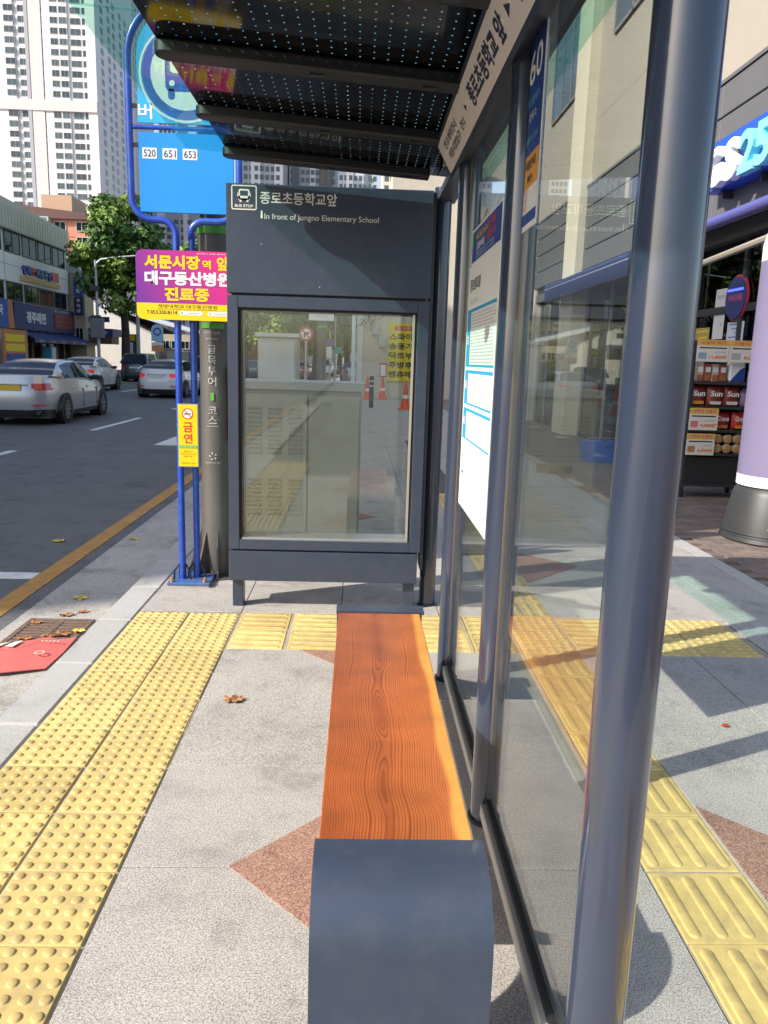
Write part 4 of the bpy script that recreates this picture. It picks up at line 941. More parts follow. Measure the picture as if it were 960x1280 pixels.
def make_car(label, loc, rz, paint, L=4.8, W=.93, kind='sedan', plate=PLW, plate_text=None, lit=False, group='cars on the road', simple=False):
    t = thing('car', label, 'car', loc, group, rz)
    if kind == 'sedan':
        top = [(-L / 2, 1.06), (-L / 2 + .10, 1.10), (-1.8, 1.105), (-1.2, 1.0), (.9, .95), (1.2, .95), (1.9, .83), (L / 2 - .12, .68), (L / 2, .62)]
        roof = [(-1.95, 1.10), (-1.5, 1.24), (-.95, 1.40), (-.4, 1.46), (.1, 1.465), (.45, 1.42), (.95, 1.20), (1.38, .97)]; yr0, yr1, yw0, yw1 = -.92, .42, -1.35, .95
    else:
        top = [(-L / 2, 1.05), (-L / 2 + .1, 1.1), (-1.2, 1.08), (.9, 1.06), (1.2, 1.07), (1.9, .98), (L / 2 - .12, .85), (L / 2, .75)]
        roof = [(-2.25, 1.08), (-2.1, 1.35), (-1.9, 1.60), (-1.4, 1.69), (0, 1.70), (.35, 1.66), (.85, 1.38), (1.2, 1.08)]; yr0, yr1, yw0, yw1 = -1.85, .32, -1.9, .85
    N, T = 96, 17; zb0 = .20
    def contour(t_):
        hl = L / 2 - .03 * abs(t_ - .45) ** 2 * 8 - (.09 * max(0, t_ - .6) if True else 0); hw = W * (1 - .05 * max(0, .35 - t_) ** 1 * 2 - .07 * max(0, t_ - .62) / .38 * .9)
        pts = []
        for k in range(N):
            a = 2 * math.pi * (k + .5) / N; c_, s_ = math.cos(a), math.sin(a)
            x = hw * math.copysign(abs(c_) ** (2 / 5.2), c_); y = hl * math.copysign(abs(s_) ** (2 / 3.8), s_)
            x *= 1 - .10 * max(0, abs(y) / (L / 2) - .55) / .45
            zt = lerp_tab(top, y); bump = 0
            pts.append((x, y, zb0 + t_ * (zt - zb0)))
        return pts
    rows = [contour(i / T) for i in range(T + 1)]
    for f_, dz in ((.94, .012), (.7, .03), (.35, .04), (.02, .045)): rows.append([(x * f_, y * f_, lerp_tab(top, y * f_) + dz) for x, y, z in rows[T]])
    keys = {}
    def put(key, quad):
        b = keys.setdefault(key, ({}, [], []))
        ids = []
        for p in quad:
            q = tuple(round(c, 5) for c in p)
            if q not in b[0]: b[0][q] = len(b[1]); b[1].append(p)
            ids.append(b[0][q])
        if len(set(ids)) > 2: b[2].append(tuple(dict.fromkeys(ids)))
    for i in range(len(rows) - 1):
        for k in range(N):
            q = [rows[i][k], rows[i][(k + 1) % N], rows[i + 1][(k + 1) % N], rows[i + 1][k]]
            cx, cy, cz = (sum(p[j] for p in q) / 4 for j in range(3))
            key = 'body'
            if i < T:
                if cy < -L / 2 + .50 and .80 < cz < .95 and abs(cx) > .44: key = 'tail_light_' + ('a' if cx > 0 else 'b')
                elif cy < -L / 2 + .5 and cz < .36: key = 'bumper_trim'
                elif cz < .27: key = 'sill_trim'
                elif cy > L / 2 - .5 and .50 < cz < .66 and abs(cx) > .45: key = 'headlight_' + ('a' if cx > 0 else 'b')
            put(key, q)
    put('sill_trim', rows[0][::-1]) if False else None
    for key, (ix, vs, fs) in keys.items():
        b = MB(); b.add(vs, fs); nm = key.rsplit('_', 1)[0] if key[-2:] in ('_a', '_b') else key
        build(nm, b, {'body': paint, 'tail_light': TAILL if lit else TAIL, 'bumper_trim': TRIM, 'sill_trim': TRIM, 'headlight': LAMP}[nm], t, local=True, smooth=45)
    # greenhouse
    ysamp = [roof[0][0] + (roof[-1][0] - roof[0][0]) * i / 40 for i in range(41)]; secs = []
    for y in ysamp:
        zr = lerp_tab(roof, y); zb_ = lerp_tab(top, y) + .0; h = max(.0, zr - zb_); f_ = min(1, h / .42)
        wb = W * .90; wr = W * (.66 if kind == 'sedan' else .74); wr_ = wb + (wr - wb) * f_
        secs.append([(wb, y, zb_ - .02), (wb + (wr_ - wb) * .10, y, zb_ + h * .12), (wb + (wr_ - wb) * .5, y, zb_ + h * .52), (wb + (wr_ - wb) * .9, y, zb_ + h * .88), (wr_ * .93, y, zb_ + h * .975), (wr_ * .6, y, zb_ + h + .004), (0, y, zb_ + h + .018 * f_)])
    keys = {}
    for i in range(40):
        ym = (ysamp[i] + ysamp[i + 1]) / 2
        for s in (1, -1):
            for j in range(6):
                q = [secs[i][j], secs[i + 1][j], secs[i + 1][j + 1], secs[i][j + 1]]
                if s < 0: q = [(-x, y, z) for x, y, z in q[::-1]]
                hz_ = q[0][2]
                if j >= 4: key = 'roof' if yr0 < ym < yr1 else ('rear_window' if ym < 0 else 'windshield')
                elif j == 3: key = 'roof'
                elif j == 0: key = 'roof'
                else:
                    key = 'side_window_' + ('a' if s > 0 else 'b')
                    if ym < yw0 + (.22 if j == 2 else 0) or ym > yw1 - (.22 if j == 2 else 0): key = 'roof'
                    elif -.24 < ym < -.14: key = 'pillar'
                put(key, q)
    for key, (ix, vs, fs) in keys.items():
        b = MB(); b.add(vs, fs); nm = key.rsplit('_', 1)[0] if key[-2:] in ('_a', '_b') else key; build(nm, b, {'roof': paint, 'pillar': TRIM}.get(nm, CGL), t, local=True, smooth=40)
    # wheels
    for yw_ in (-L * .292, L * .302):
        for s in (1, -1):
            xw = s * (W - .115)
            build('wheel_arch_shade', MB().cyl((s * (W - .3), yw_, .34), (s * (W + .004), yw_, .34), .375, n=32), TRIM, t, local=True, smooth=40)  # black disc over the body side stands for the shaded wheel well gap
            wh = build('wheel', MB().lathe((xw - s * .1, yw_, .325), [(.20, 0), (.29, 0), (.325, s * .03), (.325, s * .19), (.30, s * .222), (.225, s * .226), (.215, s * .19)], 32, axis='x'), TYRE, t, local=True, smooth=50)
            b = MB(); xo = xw + s * .118
            for k in range(5):
                a = 2 * math.pi * k / 5 + .3; c_, s_ = math.cos(a), math.sin(a)
                for da in (-.16, .16):
                    c2_, s2_ = math.cos(a + da * 1.6), math.sin(a + da * 1.6)
                    p0 = Vector((xo, yw_ + .03 * c_, .325 + .03 * s_)); p1_ = Vector((xo + s * .006, yw_ + .215 * c2_, .325 + .215 * s2_)); n_ = Vector((0, -s2_, c2_)) * .017
                    b.hexa([p0 - n_, p1_ - n_, p1_ + n_, p0 + n_], [p + Vector((-s * .02, 0, 0)) for p in (p0 - n_, p1_ - n_, p1_ + n_, p0 + n_)])
            b.lathe((xo - s * .01, yw_, .325), [(.205, -s * .01), (.232, s * .002), (.232, s * .010), (.208, s * .012)], 28, axis='x', cap=False)
            b.cyl((xo - s * .02, yw_, .325), (xo + s * .012, yw_, .325), .045, n=12)
            build('rim', b, RIM, wh, local=True, smooth=40)
    for s in (1, -1):
        b = MB(); xm = s * (W * .87); b.box(xm, xm + s * .20, .86, .96, .96, 1.09, .03); build('mirror', b, TRIM, t, local=True)
        if not simple:
            b = MB()
            for yh in (-.95, .05): b.box(s * (W * .93), s * (W * .993), yh, yh + .20, .80, .83, .008)
            build('door_handle', b, CHR, t, local=True)
            b = MB()
            for yh in (-.20, .92): b.box(s * (W * .90), s * (W + .0035), yh, yh + .012, .34, .78)
            build('door_gap', b, TRIM, t, local=True)
    zp = .78 if kind == 'sedan' else .80
    pl_ = build('number_plate', MB().box(-.26, .26, -L / 2 - .004, -L / 2 + .04, zp, zp + .115), plate, t, local=True)
    if plate_text: text(pl_, plate_text, (-.21, -L / 2 - .006, zp + .02), X_, Z_, h=.075, w=.42, mt=INKB, bold=.02)
    if not simple:
        build('trunk_strip', MB().box(-.40, .40, -L / 2 - .001, -L / 2 + .05, .915, .930), CHR, t, local=True)
        b = MB()
        for s in (1, -1): b.box(s * .50, s * .78, -L / 2 + .012, -L / 2 + .08, .455, .485)
        build('reflector', b, TAIL, t, local=True)
        b = MB()
        for s in (1, -1): b.cyl((s * .62, -L / 2 + .0, .30), (s * .62, -L / 2 + .1, .30), .05, n=14)
        build('exhaust_pipe', b, TRIM, t, local=True, smooth=40)
        build('brake_light', MB().box(-.18, .18, -1.63, -1.60, 1.155, 1.18), TAILL, t, local=True)
    build('underbody', MB().box(-W * .86, W * .86, -L * .46, L * .46, .16, .34), TRIM, t, local=True)
    return t
def paint(name, c, metal=0.0): return mat(name, c, .28, metal=metal, coat=.8)
SILV = paint('silver_car_paint', (.46, .47, .48), .45)
WCAR = paint('white_car_paint', (.72, .73, .74))
zr = -.14
make_car('silver sedan taxi with a yellow number plate and dark rear window, nearest on the road', (-7.82, 19.95, zr), R(2.0), SILV, L=4.85, plate=PLY, plate_text='버 4074')
make_car('white sedan with glowing brake lights between the silver taxi and the blue sign poles', (-7.72, 32.6, zr), R(-1), WCAR, L=4.6, W=.92, lit=True, plate_text='48루 1532')
make_car('white sedan in the far lane, half hidden beyond the silver taxi', (-12.1, 35.6, zr), R(2), WCAR, L=4.6, W=.9, lit=True)
make_car('dark grey SUV stopped further up the road, ahead of the white sedans', (-13.6, 50, zr), R(1), paint('dark_grey_car_paint', (.09, .095, .10), .5), L=4.6, kind='suv', simple=True)
make_car('black sedan beside the dark grey SUV', (-15.4, 56, zr), R(181), paint('black_car_paint', (.02, .02, .022)), L=4.6, simple=True)
make_car('dark car in front of the white sedan, seen between the blue tubes', (-8.0, 44, zr), R(0), paint('blue_black_car_paint', (.03, .035, .05)), L=4.5, kind='suv', simple=True)
make_car('white van-like car far up the road above the white sedan roof', (-10.6, 62, zr), R(0), WCAR, L=4.6, kind='suv', simple=True)
make_car('red car far down the road beside the kerb trees', (-4.6, 62, zr), R(0), paint('red_car_paint', (.40, .02, .015)), L=4.4, simple=True, lit=True)
make_car('dark car far down the road left of the control box', (-7.8, 60, zr), R(0), paint('black_car_paint', (.02, .02, .022)), L=4.6, simple=True)
make_car('white car parked far along the right kerb', (-3.6, 82, zr), R(0), WCAR, L=4.6, kind='suv', simple=True)
make_car('grey car parked beside the far cream shop on the right', (-.2, 47, zr + .14), R(0), paint('grey_car_paint', (.30, .31, .32), .4), L=4.4, simple=True)

# =================================================================== CONVENIENCE STORE BUILDING
BEI = mat('beige_shop_wall', (.37, .33, .28), .8, var=.05, vscale=1.1, dirt=(.32, .29, .26), dscale=.8, damt=.35, bump=.08, bscale=20)
SIDG = mat('grey_siding', (.125, .125, .13), .5, var=.06, vscale=2)
CREAM = mat('cream_pillar', (.70, .63, .50), .75, var=.05, vscale=2)
FRM = mat('dark_shop_frame', (.030, .030, .033), .4)
st = thing('shop_building', 'beige corner shop building with grey siding band, cream pillar and dark glazed shop front', 'shop building', (8, 14, 0))
XF = 4.8
Y0, Y1 = 5.0, 22.5
build('wall', MB().box(XF, 12, Y0, Y1, 5.25, 13.5), BEI, st)
for i, z in enumerate((3.55, 3.975, 4.40, 4.825)):
    for y0, y1 in ((Y0, 10.98), (11.0, 17.28), (18.32, Y1)): build('siding_board', MB().box(XF - .06, XF + .02, y0, y1, z + .012, z + .413, .006), SIDG, st)
build('siding_back', MB().box(XF + .021, 12, Y0, Y1, 3.40, 5.249), mat('groove_dark', (.02, .02, .02), .8), st)
build('cap_trim', MB().box(XF - .08, XF - .002, Y0, Y1, 5.252, 5.30), SIDG, st)
build('soffit', MB().box(XF - .02, 12, Y0, Y1, 3.20, 3.399), SIDG, st)
for k in range(2):
    build('wall_joint', MB().box(XF - .003, XF + .001, Y0, 17.2, 6.55 + 1.9 * k, 6.562 + 1.9 * k), mat('wall_joint_dark', (.33, .30, .26), .9), st)
build('pillar', MB().box(XF - .22, XF + .4, 17.3, 18.3, 0, 13.5), CREAM, st, bevel=.01)
build('pillar', MB().box(XF - .05, XF + .4, 21.8, 22.5, 0, 5.24), CREAM, st)
# upper windows
WF = mat('grey_window_frame', (.22, .22, .22), .5); WGL = mat('sky_window_glass', (.10, .13, .16), .06, spec=.9)
def up_win(y0, y1, z0, z1, n):
    f_ = MB(); w = (y1 - y0) / n
    for k in range(n + 1): f_.box(XF - .05, XF - .002, y0 + w * k - .03, y0 + w * k + .03, z0, z1)
    f_.box(XF - .05, XF - .002, y0 + .03, y1 - .03, z0, z0 + .06); f_.box(XF - .05, XF - .002, y0 + .03, y1 - .03, z1 - .06, z1)
    wn = build('window', f_, WF, st)
    for k in range(n): build('pane', MB().box(XF - .03, XF - .003, y0 + w * k + .03, y0 + w * (k + 1) - .03, z0 + .06, z1 - .06), WGL, wn)
up_win(8.0, 16.3, 7.85, 9.8, 8); up_win(18.6, 21.2, 7.55, 9.6, 3)
# shop front
XG = XF + .14
fr = []
for y in (5.1, 6.9, 8.6, 10.2, 11.6, 13.0, 14.3, 15.6, 17.25, 18.35, 19.6, 20.7, 21.75):
    build('mullion', MB().box(XG - .04, XG + .05, y - .04, y + .04, .0, 3.20), FRM if y < 12.5 else mat('pale_shop_frame', (.30, .30, .29), .45), st)
ymm = [5.1, 6.9, 8.6, 10.2, 11.6, 13.0, 14.3, 15.6, 17.25, 18.35, 19.6, 20.7, 21.75]
for y0, y1 in zip(ymm, ymm[1:]):
    if y0 == 17.25: continue
    build('transom', MB().box(XG - .03, XG + .04, y0 + .04, y1 - .04, 2.28, 2.38), FRM, st); build('transom', MB().box(XG - .03, XG + .04, y0 + .04, y1 - .04, 0, .12), FRM, st)
    build('glass_pane', MB().box(XG, XG + .008, y0 + .04, y1 - .04, .12, 2.28), SHOPGL, st); build('glass_pane', MB().box(XG, XG + .008, y0 + .04, y1 - .04, 2.38, 3.199), SHOPGL, st)
build('interior_floor', MB().box(XG + .06, 11.9, 5, 22.4, -.0, .05), mat('shop_floor', (.30, .29, .27), .4), st)
build('interior_wall', MB().box(11.0, 11.1, 5, 22.4, .05, 3.2), mat('shop_inner_wall', (.22, .24, .28), .8), st)
build('interior_wall', MB().box(XG + .06, 11.0, Y1 - .2, Y1 - .05, .05, 3.2), mat('shop_inner_wall', (.22, .24, .28), .8), st); build('interior_wall', MB().box(XG + .06, 11.0, Y0 + .02, Y0 + .12, .05, 3.2), mat('shop_inner_wall', (.22, .24, .28), .8), st)
rs = random.Random(5)
GOODC = [mat('goods_%s' % n_, c, .5) for n_, c in (('red', (.4, .05, .04)), ('white', (.6, .6, .58)), ('blue', (.05, .12, .4)), ('green', (.08, .25, .07)), ('yellow', (.6, .42, .04)), ('brown', (.2, .09, .05)))]
for x in (6.4, 8.2):
    for y in (9.5, 12.0, 14.5, 19.0):
        t = thing('store_shelf', 'dim stocked shelf inside the shop, %s row, %s section' % ('window' if x < 7 else 'inner', {9.5: 'first', 12.0: 'second', 14.5: 'third', 19.0: 'last'}[y]), 'shelf', (x, y, .05), 'shelves inside the shop')
        b = MB(); b.box(x, x + .5, y, y + 2.0, .05, 1.6); build('frame', b, FRM, t)
        b = MB()
        for k in range(4):
            yy_ = y
            while yy_ < y + 1.85: w = rs.uniform(.1, .25); b.box(x - .16, x, yy_, yy_ + w - .01, .15 + .37 * k, .15 + .37 * k + rs.uniform(.15, .28), mi=rs.randrange(6)); yy_ += w
        build('goods', b, GOODC, t)
# door handle, window signs and stickers
for y in (13.15, 14.15): build('door_handle', MB().cyl((XG - .06, y, .8), (XG - .06, y, 1.6), .02, n=10), STEEL, st)
wn = thing('window_sign', 'round red and blue glowing sign hung inside the shop window', 'window sign', (XG - .02, 10.33, 2.4))
b = MB()
for k in range(32): pass
def oval(b, y, z, a, c, x, ri=0.0, n=32):
    P = lambda f_, k: (x, y - a * f_ * math.cos(2 * math.pi * k / n), z + c * f_ * math.sin(2 * math.pi * k / n))
    if ri: 
        for k in range(n): b.poly([P(1, k), P(1, k + 1), P(ri, k + 1), P(ri, k)])
    else: b.poly([P(1, k) for k in range(n)])
    return b
build('rim', MB().lathe((XG - .035, 10.33, 2.46), [(.27, -.01), (.30, 0), (.30, .02), (.27, .03)], 32, axis='x', cap=False), mat('rim_dim_red', (.28, .03, .05), .5), wn, smooth=50)
build('face', MB().cyl((XG - .060, 10.33, 2.46), (XG - .045, 10.33, 2.46), .27, n=32), mat('sign_deep_blue', (.03, .035, .16), .4), wn)
build('light_line', MB().box(XG - .068, XG - .063, 10.12, 10.54, 2.55, 2.58), mat('blue_led', (.05, .05, .9), .4, emit=((.05, .08, 1.0), 2.0)), wn)
text(wn, '어서오세요', (XG - .064, 10.50, 2.42), (0, -1, 0), Z_, h=.09, w=.38, mt=mat('sign_pink', (.6, .12, .25), .5), bold=.02)
def window_note(label, y0, y1, z0, z1, mt, lines, ink):
    t = thing('window_notice', label, 'notice', (XG - .012, (y0 + y1) / 2, z0)); build('sheet', MB().box(XG - .012, XG - .009, y0, y1, z0, z1), mt, t)
    b = MB(); n = lines
    for k in range(n):
        z = z1 - (z1 - z0) * (k + .7) / (n + .6); b.box(XG - .0138, XG - .0122, y0 + .05, y1 - .05 - .08 * (k % 3), z, z + (z1 - z0) * .22 / n)
    build('print_line', b, ink, t)
PALE = mat('pale_notice', (.55, .60, .66), .5)
window_note('plain white paper sheet stuck on the shop window left of the round sign', 10.68, 11.0, 1.95, 2.62, mat('paper_white', (.62, .62, .62), .6), 3, GREY)
window_note('pale blue notice with lines of print under the round window sign', 10.10, 10.56, 1.80, 2.16, PALE, 6, mat('print_blue', (.08, .14, .55), .5))
window_note('gold window poster beside the snack shelf', 11.1, 11.56, 1.72, 2.12, mat('gold_poster', (.42, .32, .10), .5), 4, YEL)
t = thing('poster_panel', 'blue and white poster panel hung on the left end of the snack rack', 'poster', (3.82, 9.2, .6))
build('sheet', MB().box(3.745, 3.893, 9.185, 9.195, .62, 1.72), mat('poster_mid_blue', (.06, .15, .45), .5), t)
for z0, z1, m_ in ((1.50, 1.62, WHITE), (1.36, 1.44, YEL), (1.16, 1.30, WHITE), (.86, 1.10, WHITE)): build('print_block', MB().box(3.755, 3.885, 9.181, 9.1845, z0, z1), m_, t)
text(t, '행사', (3.77, 9.1805, 1.19), X_, Z_, h=.08, w=.10, mt=DBL, bold=.03)

# raised sign letters, plain unlit colours
gs = thing('shop_sign', 'shop sign with raised white and pale cyan characters GS25 on a blue board', 'shop sign', (4.55, 10.2, 4.2))
SBL = mat('sign_board_blue', (.01, .075, .42), .35)
build('sign_board', MB().box(4.53, 4.735, 5.6, 10.75, 3.80, 4.42, .01), SBL, gs)
GW = mat('sign_letter_white', (.85, .87, .88), .3); GC = mat('sign_letter_cyan', (.22, .74, .85), .3)
for ch, y, w, mt_ in (('G', 10.55, .44, GW), ('S', 10.06, .36, GW), ('2', 9.66, .36, GC), ('5', 9.29, .35, GC)):
    text(gs, ch, (4.525, y, 3.80), (0, -1, 0), Z_, h=.48, w=w, mt=mt_, bold=.035, depth=.11, name='sign_letter')
for y in (10.4, 9.4, 8.4, 7.4): build('bracket', MB().box(4.60, 4.735, y, y + .05, 3.70, 3.799), FRM, gs)

# awnings
def awning(label, y0, y1, xo, z0, z1, col, arms=False):
    t = thing('awning', label, 'awning', (xo, (y0 + y1) / 2, z0), 'blue awnings over the shop front')
    build('cassette', MB().lathe((xo + .06, y0, z1 - .07), [(.075, 0), (.075, y1 - y0)], 20, axis='y'), col, t, smooth=50)
    build('fabric', MB().hexa([(xo + .05, y0 + .03, z1 - .01), (4.73, y0 + .03, z1 + .08), (4.73, y0 + .03, z1 + .10), (xo + .05, y0 + .03, z1 + .01)], [(xo + .05, y1 - .03, z1 - .01), (4.73, y1 - .03, z1 + .08), (4.73, y1 - .03, z1 + .10), (xo + .05, y1 - .03, z1 + .01)]), col, t)
    if z1 - z0 > .2:
        build('valance', MB().box(xo - .004, xo + .004, y0 + .02, y1 - .02, z0, z1 - .08), col, t)
        build('edge_piping', MB().box(xo - .012, xo - .0045, y0, y1, z1 - .125, z1 - .105), mat('pale_piping', (.45, .5, .62), .5), t)
    b = MB()
    for y in (y0 + .5, y1 - .5): b.tube([(4.72, y, z1 - .18), (xo + .15, y, z1 - .12)], .022, 8)
    build('arm', b, mat('arm_beige', (.5, .45, .38), .5), t)
awning('dark blue awning with a hanging valance crossing the cream pillar', 13.1, 19.0, 4.36, 3.02, 3.40, mat('awning_blue', (.035, .060, .20), .6, var=.08, vscale=3))
awning('rolled violet-blue awning tube under the GS25 sign', 6.2, 12.8, 4.42, 3.28, 3.44, mat('awning_violet', (.10, .10, .32), .5))
b = MB(); b.tube([(4.70, 11.5, 2.95), (4.70, 7.2, 3.15)], .045, 8); build('beam', b, mat('arm_beige', (.5, .45, .38), .5), st)
cbm = MB(); 
for k in range(3): cbm.tube([(4.74, 11.85 + .03 * k, 6 - .02 * k), (4.72, 11.87 + .02 * k, 4.6), (4.70 + .02 * math.sin(k), 11.9, 3.3), (4.71, 11.9, 1.2)], .010, 5)
tag(build('cable', cbm, mat('pale_cable', (.5, .48, .45), .6), origin=(4.72, 11.9, 1.2)), 'bundle of thin pale cables hanging down the wall left of the GS25 sign', 'cable')

# =================================================================== SNACK RACK
rk = thing('snack_rack', 'black wheeled snack rack in front of the shop with wire side panels', 'rack', (4.3, 9.35, 0))
RM = mat('rack_grey_metal', (.05, .055, .062), .45, metal=.4)
xa, xb, ya, yb_ = 3.90, 5.0 - .25, 9.12, 9.62
for x in (xa, xb - .03):
    for y in (ya, yb_ - .03): build('post', MB().box(x, x + .03, y, y + .03, .12, 1.86), RM, rk)
for z in (.14, .52, .80, 1.075, 1.36): build('shelf_board', MB().box(xa + .031, xb - .031, ya - .04 if z > .2 else ya, yb_ - .035, z, z + .03), RM, rk)
build('back_panel', MB().box(xa + .03, xb - .03, yb_ - .02, yb_ - .012, .17, 1.82), mat('rack_black', (.018, .018, .02), .6), rk)
build('front_panel', MB().box(xa + .031, xb - .031, ya + .003, ya + .012, .172, .50), mat('rack_black', (.018, .018, .02), .6), rk)
b = MB()
for k in range(14): b.box(xa + .005, xa + .011, ya + .03 + .033 * k, ya + .034 + .033 * k, .16, .82)
for k in range(20): b.box(xa + .012, xa + .018, ya + .03, yb_ - .03, .18 + .033 * k, .184 + .033 * k)
build('side_mesh', b, RM, rk)
for x in (xa + .03, xb - .06):
    for y in (ya + .04, yb_ - .05):
        b = MB(); b.cyl((x - .012, y, .045), (x + .012, y, .045), .045, n=14); b.box(x - .016, x + .016, y - .02, y + .02, .085, .12); build('caster', b, TYRE, rk)
def card(label, x0, x1, z0, z1, y, head, big, price, pic):
    t = thing('price_card', label, 'price card', ((x0 + x1) / 2, y, z0))
    build('sheet', MB().box(x0, x1, y, y + .003, z0, z1), mat('card_white', (.72, .68, .62), .5), t)
    h = z1 - z0; w = x1 - x0; d = y - .0008
    build('band', rect(MB(), (x0, d, z1 - h * .27), X_, Z_, w, h * .27), mat('card_gold', (.72, .44, .10), .5), t)
    text(t, head, (x0 + w * .10, d - .0008, z1 - h * .22), X_, Z_, h=h * .17, w=w * .8, mt=mat('card_pink', (.62, .16, .16), .5), bold=.03)
    build('print_line', rect(MB(), (x0 + w * .08, d, z0 + h * .60), X_, Z_, w * .84, h * .06), INKB, t)
    text(t, big, (x0 + w * .55, d, z0 + h * .38), X_, Z_, h=h * .12, w=w * .35, mt=GREY, bold=.02)
    text(t, price, (x0 + w * .40, d, z0 + h * .12), X_, Z_, h=h * .19, w=w * .55, mt=mat('price_orange', (.70, .22, .02), .5), bold=.05)
    b = MB(); rect(b, (x0 + w * .06, d, z0 + h * .12), X_, Z_, w * .26, h * .30, h * .06); build('picture', b, pic, t)
card('upper price card on the snack rack, topmost row left, with a blue picture', 3.90, 4.28, 1.62, 1.87, 9.06, '오늘의 특가', '생수묶음', '11,000원', mat('pic_blue', (.25, .38, .5), .5))
card('upper price card on the snack rack, topmost row right, beside the purple pillar', 4.285, 4.72, 1.62, 1.87, 9.06, '오늘의 특가', '음료', '9,000원', mat('pic_grey', (.4, .42, .45), .5))
card('price card with a pink picture reading 4,000 won on the rack', 3.89, 4.235, .825, 1.085, 9.05, '사랑의 초콜릿', '6,000원', '4,000원', mat('pic_pink', (.65, .2, .22), .5))
card('lowest price card reading 4,500 won beside the noodle cups', 3.885, 4.225, .53, .785, 9.05, '사랑의 초콜릿', '6,000원', '4,500원', mat('pic_brown', (.45, .22, .08), .5))
def bag(label, x, y, z, w, h, mt, word=None, wm=None, grp='snack bags on the rack', low=None):
    t = thing('snack_bag', label, 'snack bag', (x, y, z), grp)
    n, m_ = 8, 8; b = MB(); F, K = [], []
    for j in range(m_ + 1):
        for i in range(n + 1):
            u, v = i / n * 2 - 1, j / m_ * 2 - 1; th = .045 * (1 - u ** 4) * (1 - v ** 4) ** .8 + .002
            jit = .004 * math.sin(7 * u + 3 * v + x * 40); F.append((x + u * w / 2 * (1 - .05 * abs(v)), y - th + jit, z + (j / m_) * h)); K.append((x + u * w / 2 * (1 - .05 * abs(v)), y + th, z + (j / m_) * h))
    o = len(F); b.add(F + K, [(j * (n + 1) + i, j * (n + 1) + i + 1, (j + 1) * (n + 1) + i + 1, (j + 1) * (n + 1) + i) for j in range(m_) for i in range(n)] + [(o + j * (n + 1) + i, o + (j + 1) * (n + 1) + i, o + (j + 1) * (n + 1) + i + 1, o + j * (n + 1) + i + 1) for j in range(m_) for i in range(n)])
    bgp = build('pouch', b, mt, t, smooth=60)
    if low: build('lower_print', MB().hexa([(x - w * .3, y - .054, z + h * .08), (x + w * .3, y - .054, z + h * .08), (x + w * .34, y - .050, z + h * .24), (x - w * .34, y - .050, z + h * .24)], [(x - w * .3, y - .03, z + h * .08), (x + w * .3, y - .03, z + h * .08), (x + w * .34, y - .03, z + h * .24), (x - w * .34, y - .03, z + h * .24)]), low, t)
    if word: text(t, word, (x, y - .052, z + h * .48), X_, Z_ + X_ * .1, h=h * .28, w=w * .72, mt=wm or WHITE, bold=.03, align='c')
    return t
BRN = mat('snack_brown_foil', (.22, .035, .025), .3, var=.3, vscale=30); RDF = mat('snack_red_foil', (.50, .03, .03), .3, var=.2, vscale=30); ORF = mat('snack_orange_foil', (.55, .25, .04), .35)
for k, lb in enumerate(('dark red snack bag lettered Sun, at the left end of its shelf', 'dark red snack bag lettered Sun, in the middle of the three', 'dark red snack bag lettered Sun, next to the orange-printed bag')):
    bag(lb, 4.02 + .205 * k, 9.20 - .01 * (k % 2), 1.107, .20, .235, BRN, 'Sun', low=mat('foil_white', (.6, .58, .52), .4) if k else ORF)
bag('white and purple snack bag with an orange print right of the Sun bags', 4.63, 9.2, 1.107, .19, .19, mat('snack_violet_foil', (.22, .16, .30), .4), low=ORF)
bag('bright red snack pack beside the 4,000 won card', 4.34, 9.2, .832, .20, .21, RDF, 'Grane', low=ORF)
bag('bright red snack pack next to the purple pillar', 4.56, 9.2, .832, .20, .21, RDF, 'Grane', low=ORF)
for k in range(4):
    t = thing('snack_carton', ('tall cream snack carton at the left end of the top shelf row', 'brown snack carton, second in the top shelf row', 'cream snack carton, third in the top shelf row', 'brown snack carton next to the white and blue pack')[k], 'snack carton', (3.99 + .09 * k, 9.2, 1.39), 'snack cartons on the top shelf')
    x = 3.97 + .092 * k; build('box', MB().box(x, x + .082, 9.16, 9.26, 1.392, 1.392 + (.20 if k else .225), .006), (mat('carton_cream', (.55, .42, .32), .5), mat('carton_brown', (.30, .08, .04), .5))[k % 2], t)
    build('front_print', MB().box(x + .008, x + .074, 9.156, 9.1595, 1.40, 1.47), mat('carton_brown2', (.35, .12, .06), .5), t); build('front_print', MB().box(x + .012, x + .07, 9.156, 9.1595, 1.50, 1.56), WHITE, t)
t = thing('tissue_pack', 'white and blue wrapped pack on the top shelf of the rack', 'pack', (4.45, 9.2, 1.392)); build('pack', MB().box(4.36, 4.55, 9.15, 9.28, 1.392, 1.62, .02), WHITE, t); build('blue_print', MB().prism([(4.37, 1.40), (4.535, 1.40), (4.535, 1.57), (4.48, 1.54)], 'y', 9.146, 9.1495), DBL, t)
t = thing('green_bottle', 'green topped bottle on the top shelf beside the purple pillar', 'bottle', (4.64, 9.2, 1.39)); build('bottle', MB().lathe((4.64, 9.2, 1.392), [(.033, 0), (.036, .02), (.036, .12), (.02, .16), (.02, .17)], 16), mat('bottle_clear', (.5, .55, .5), .2), t, smooth=50); build('cap', MB().lathe((4.64, 9.2, 1.562), [(.03, 0), (.034, .02), (.034, .08), (.02, .09)], 16), mat('cap_green', (.12, .45, .12), .4), t, smooth=50)
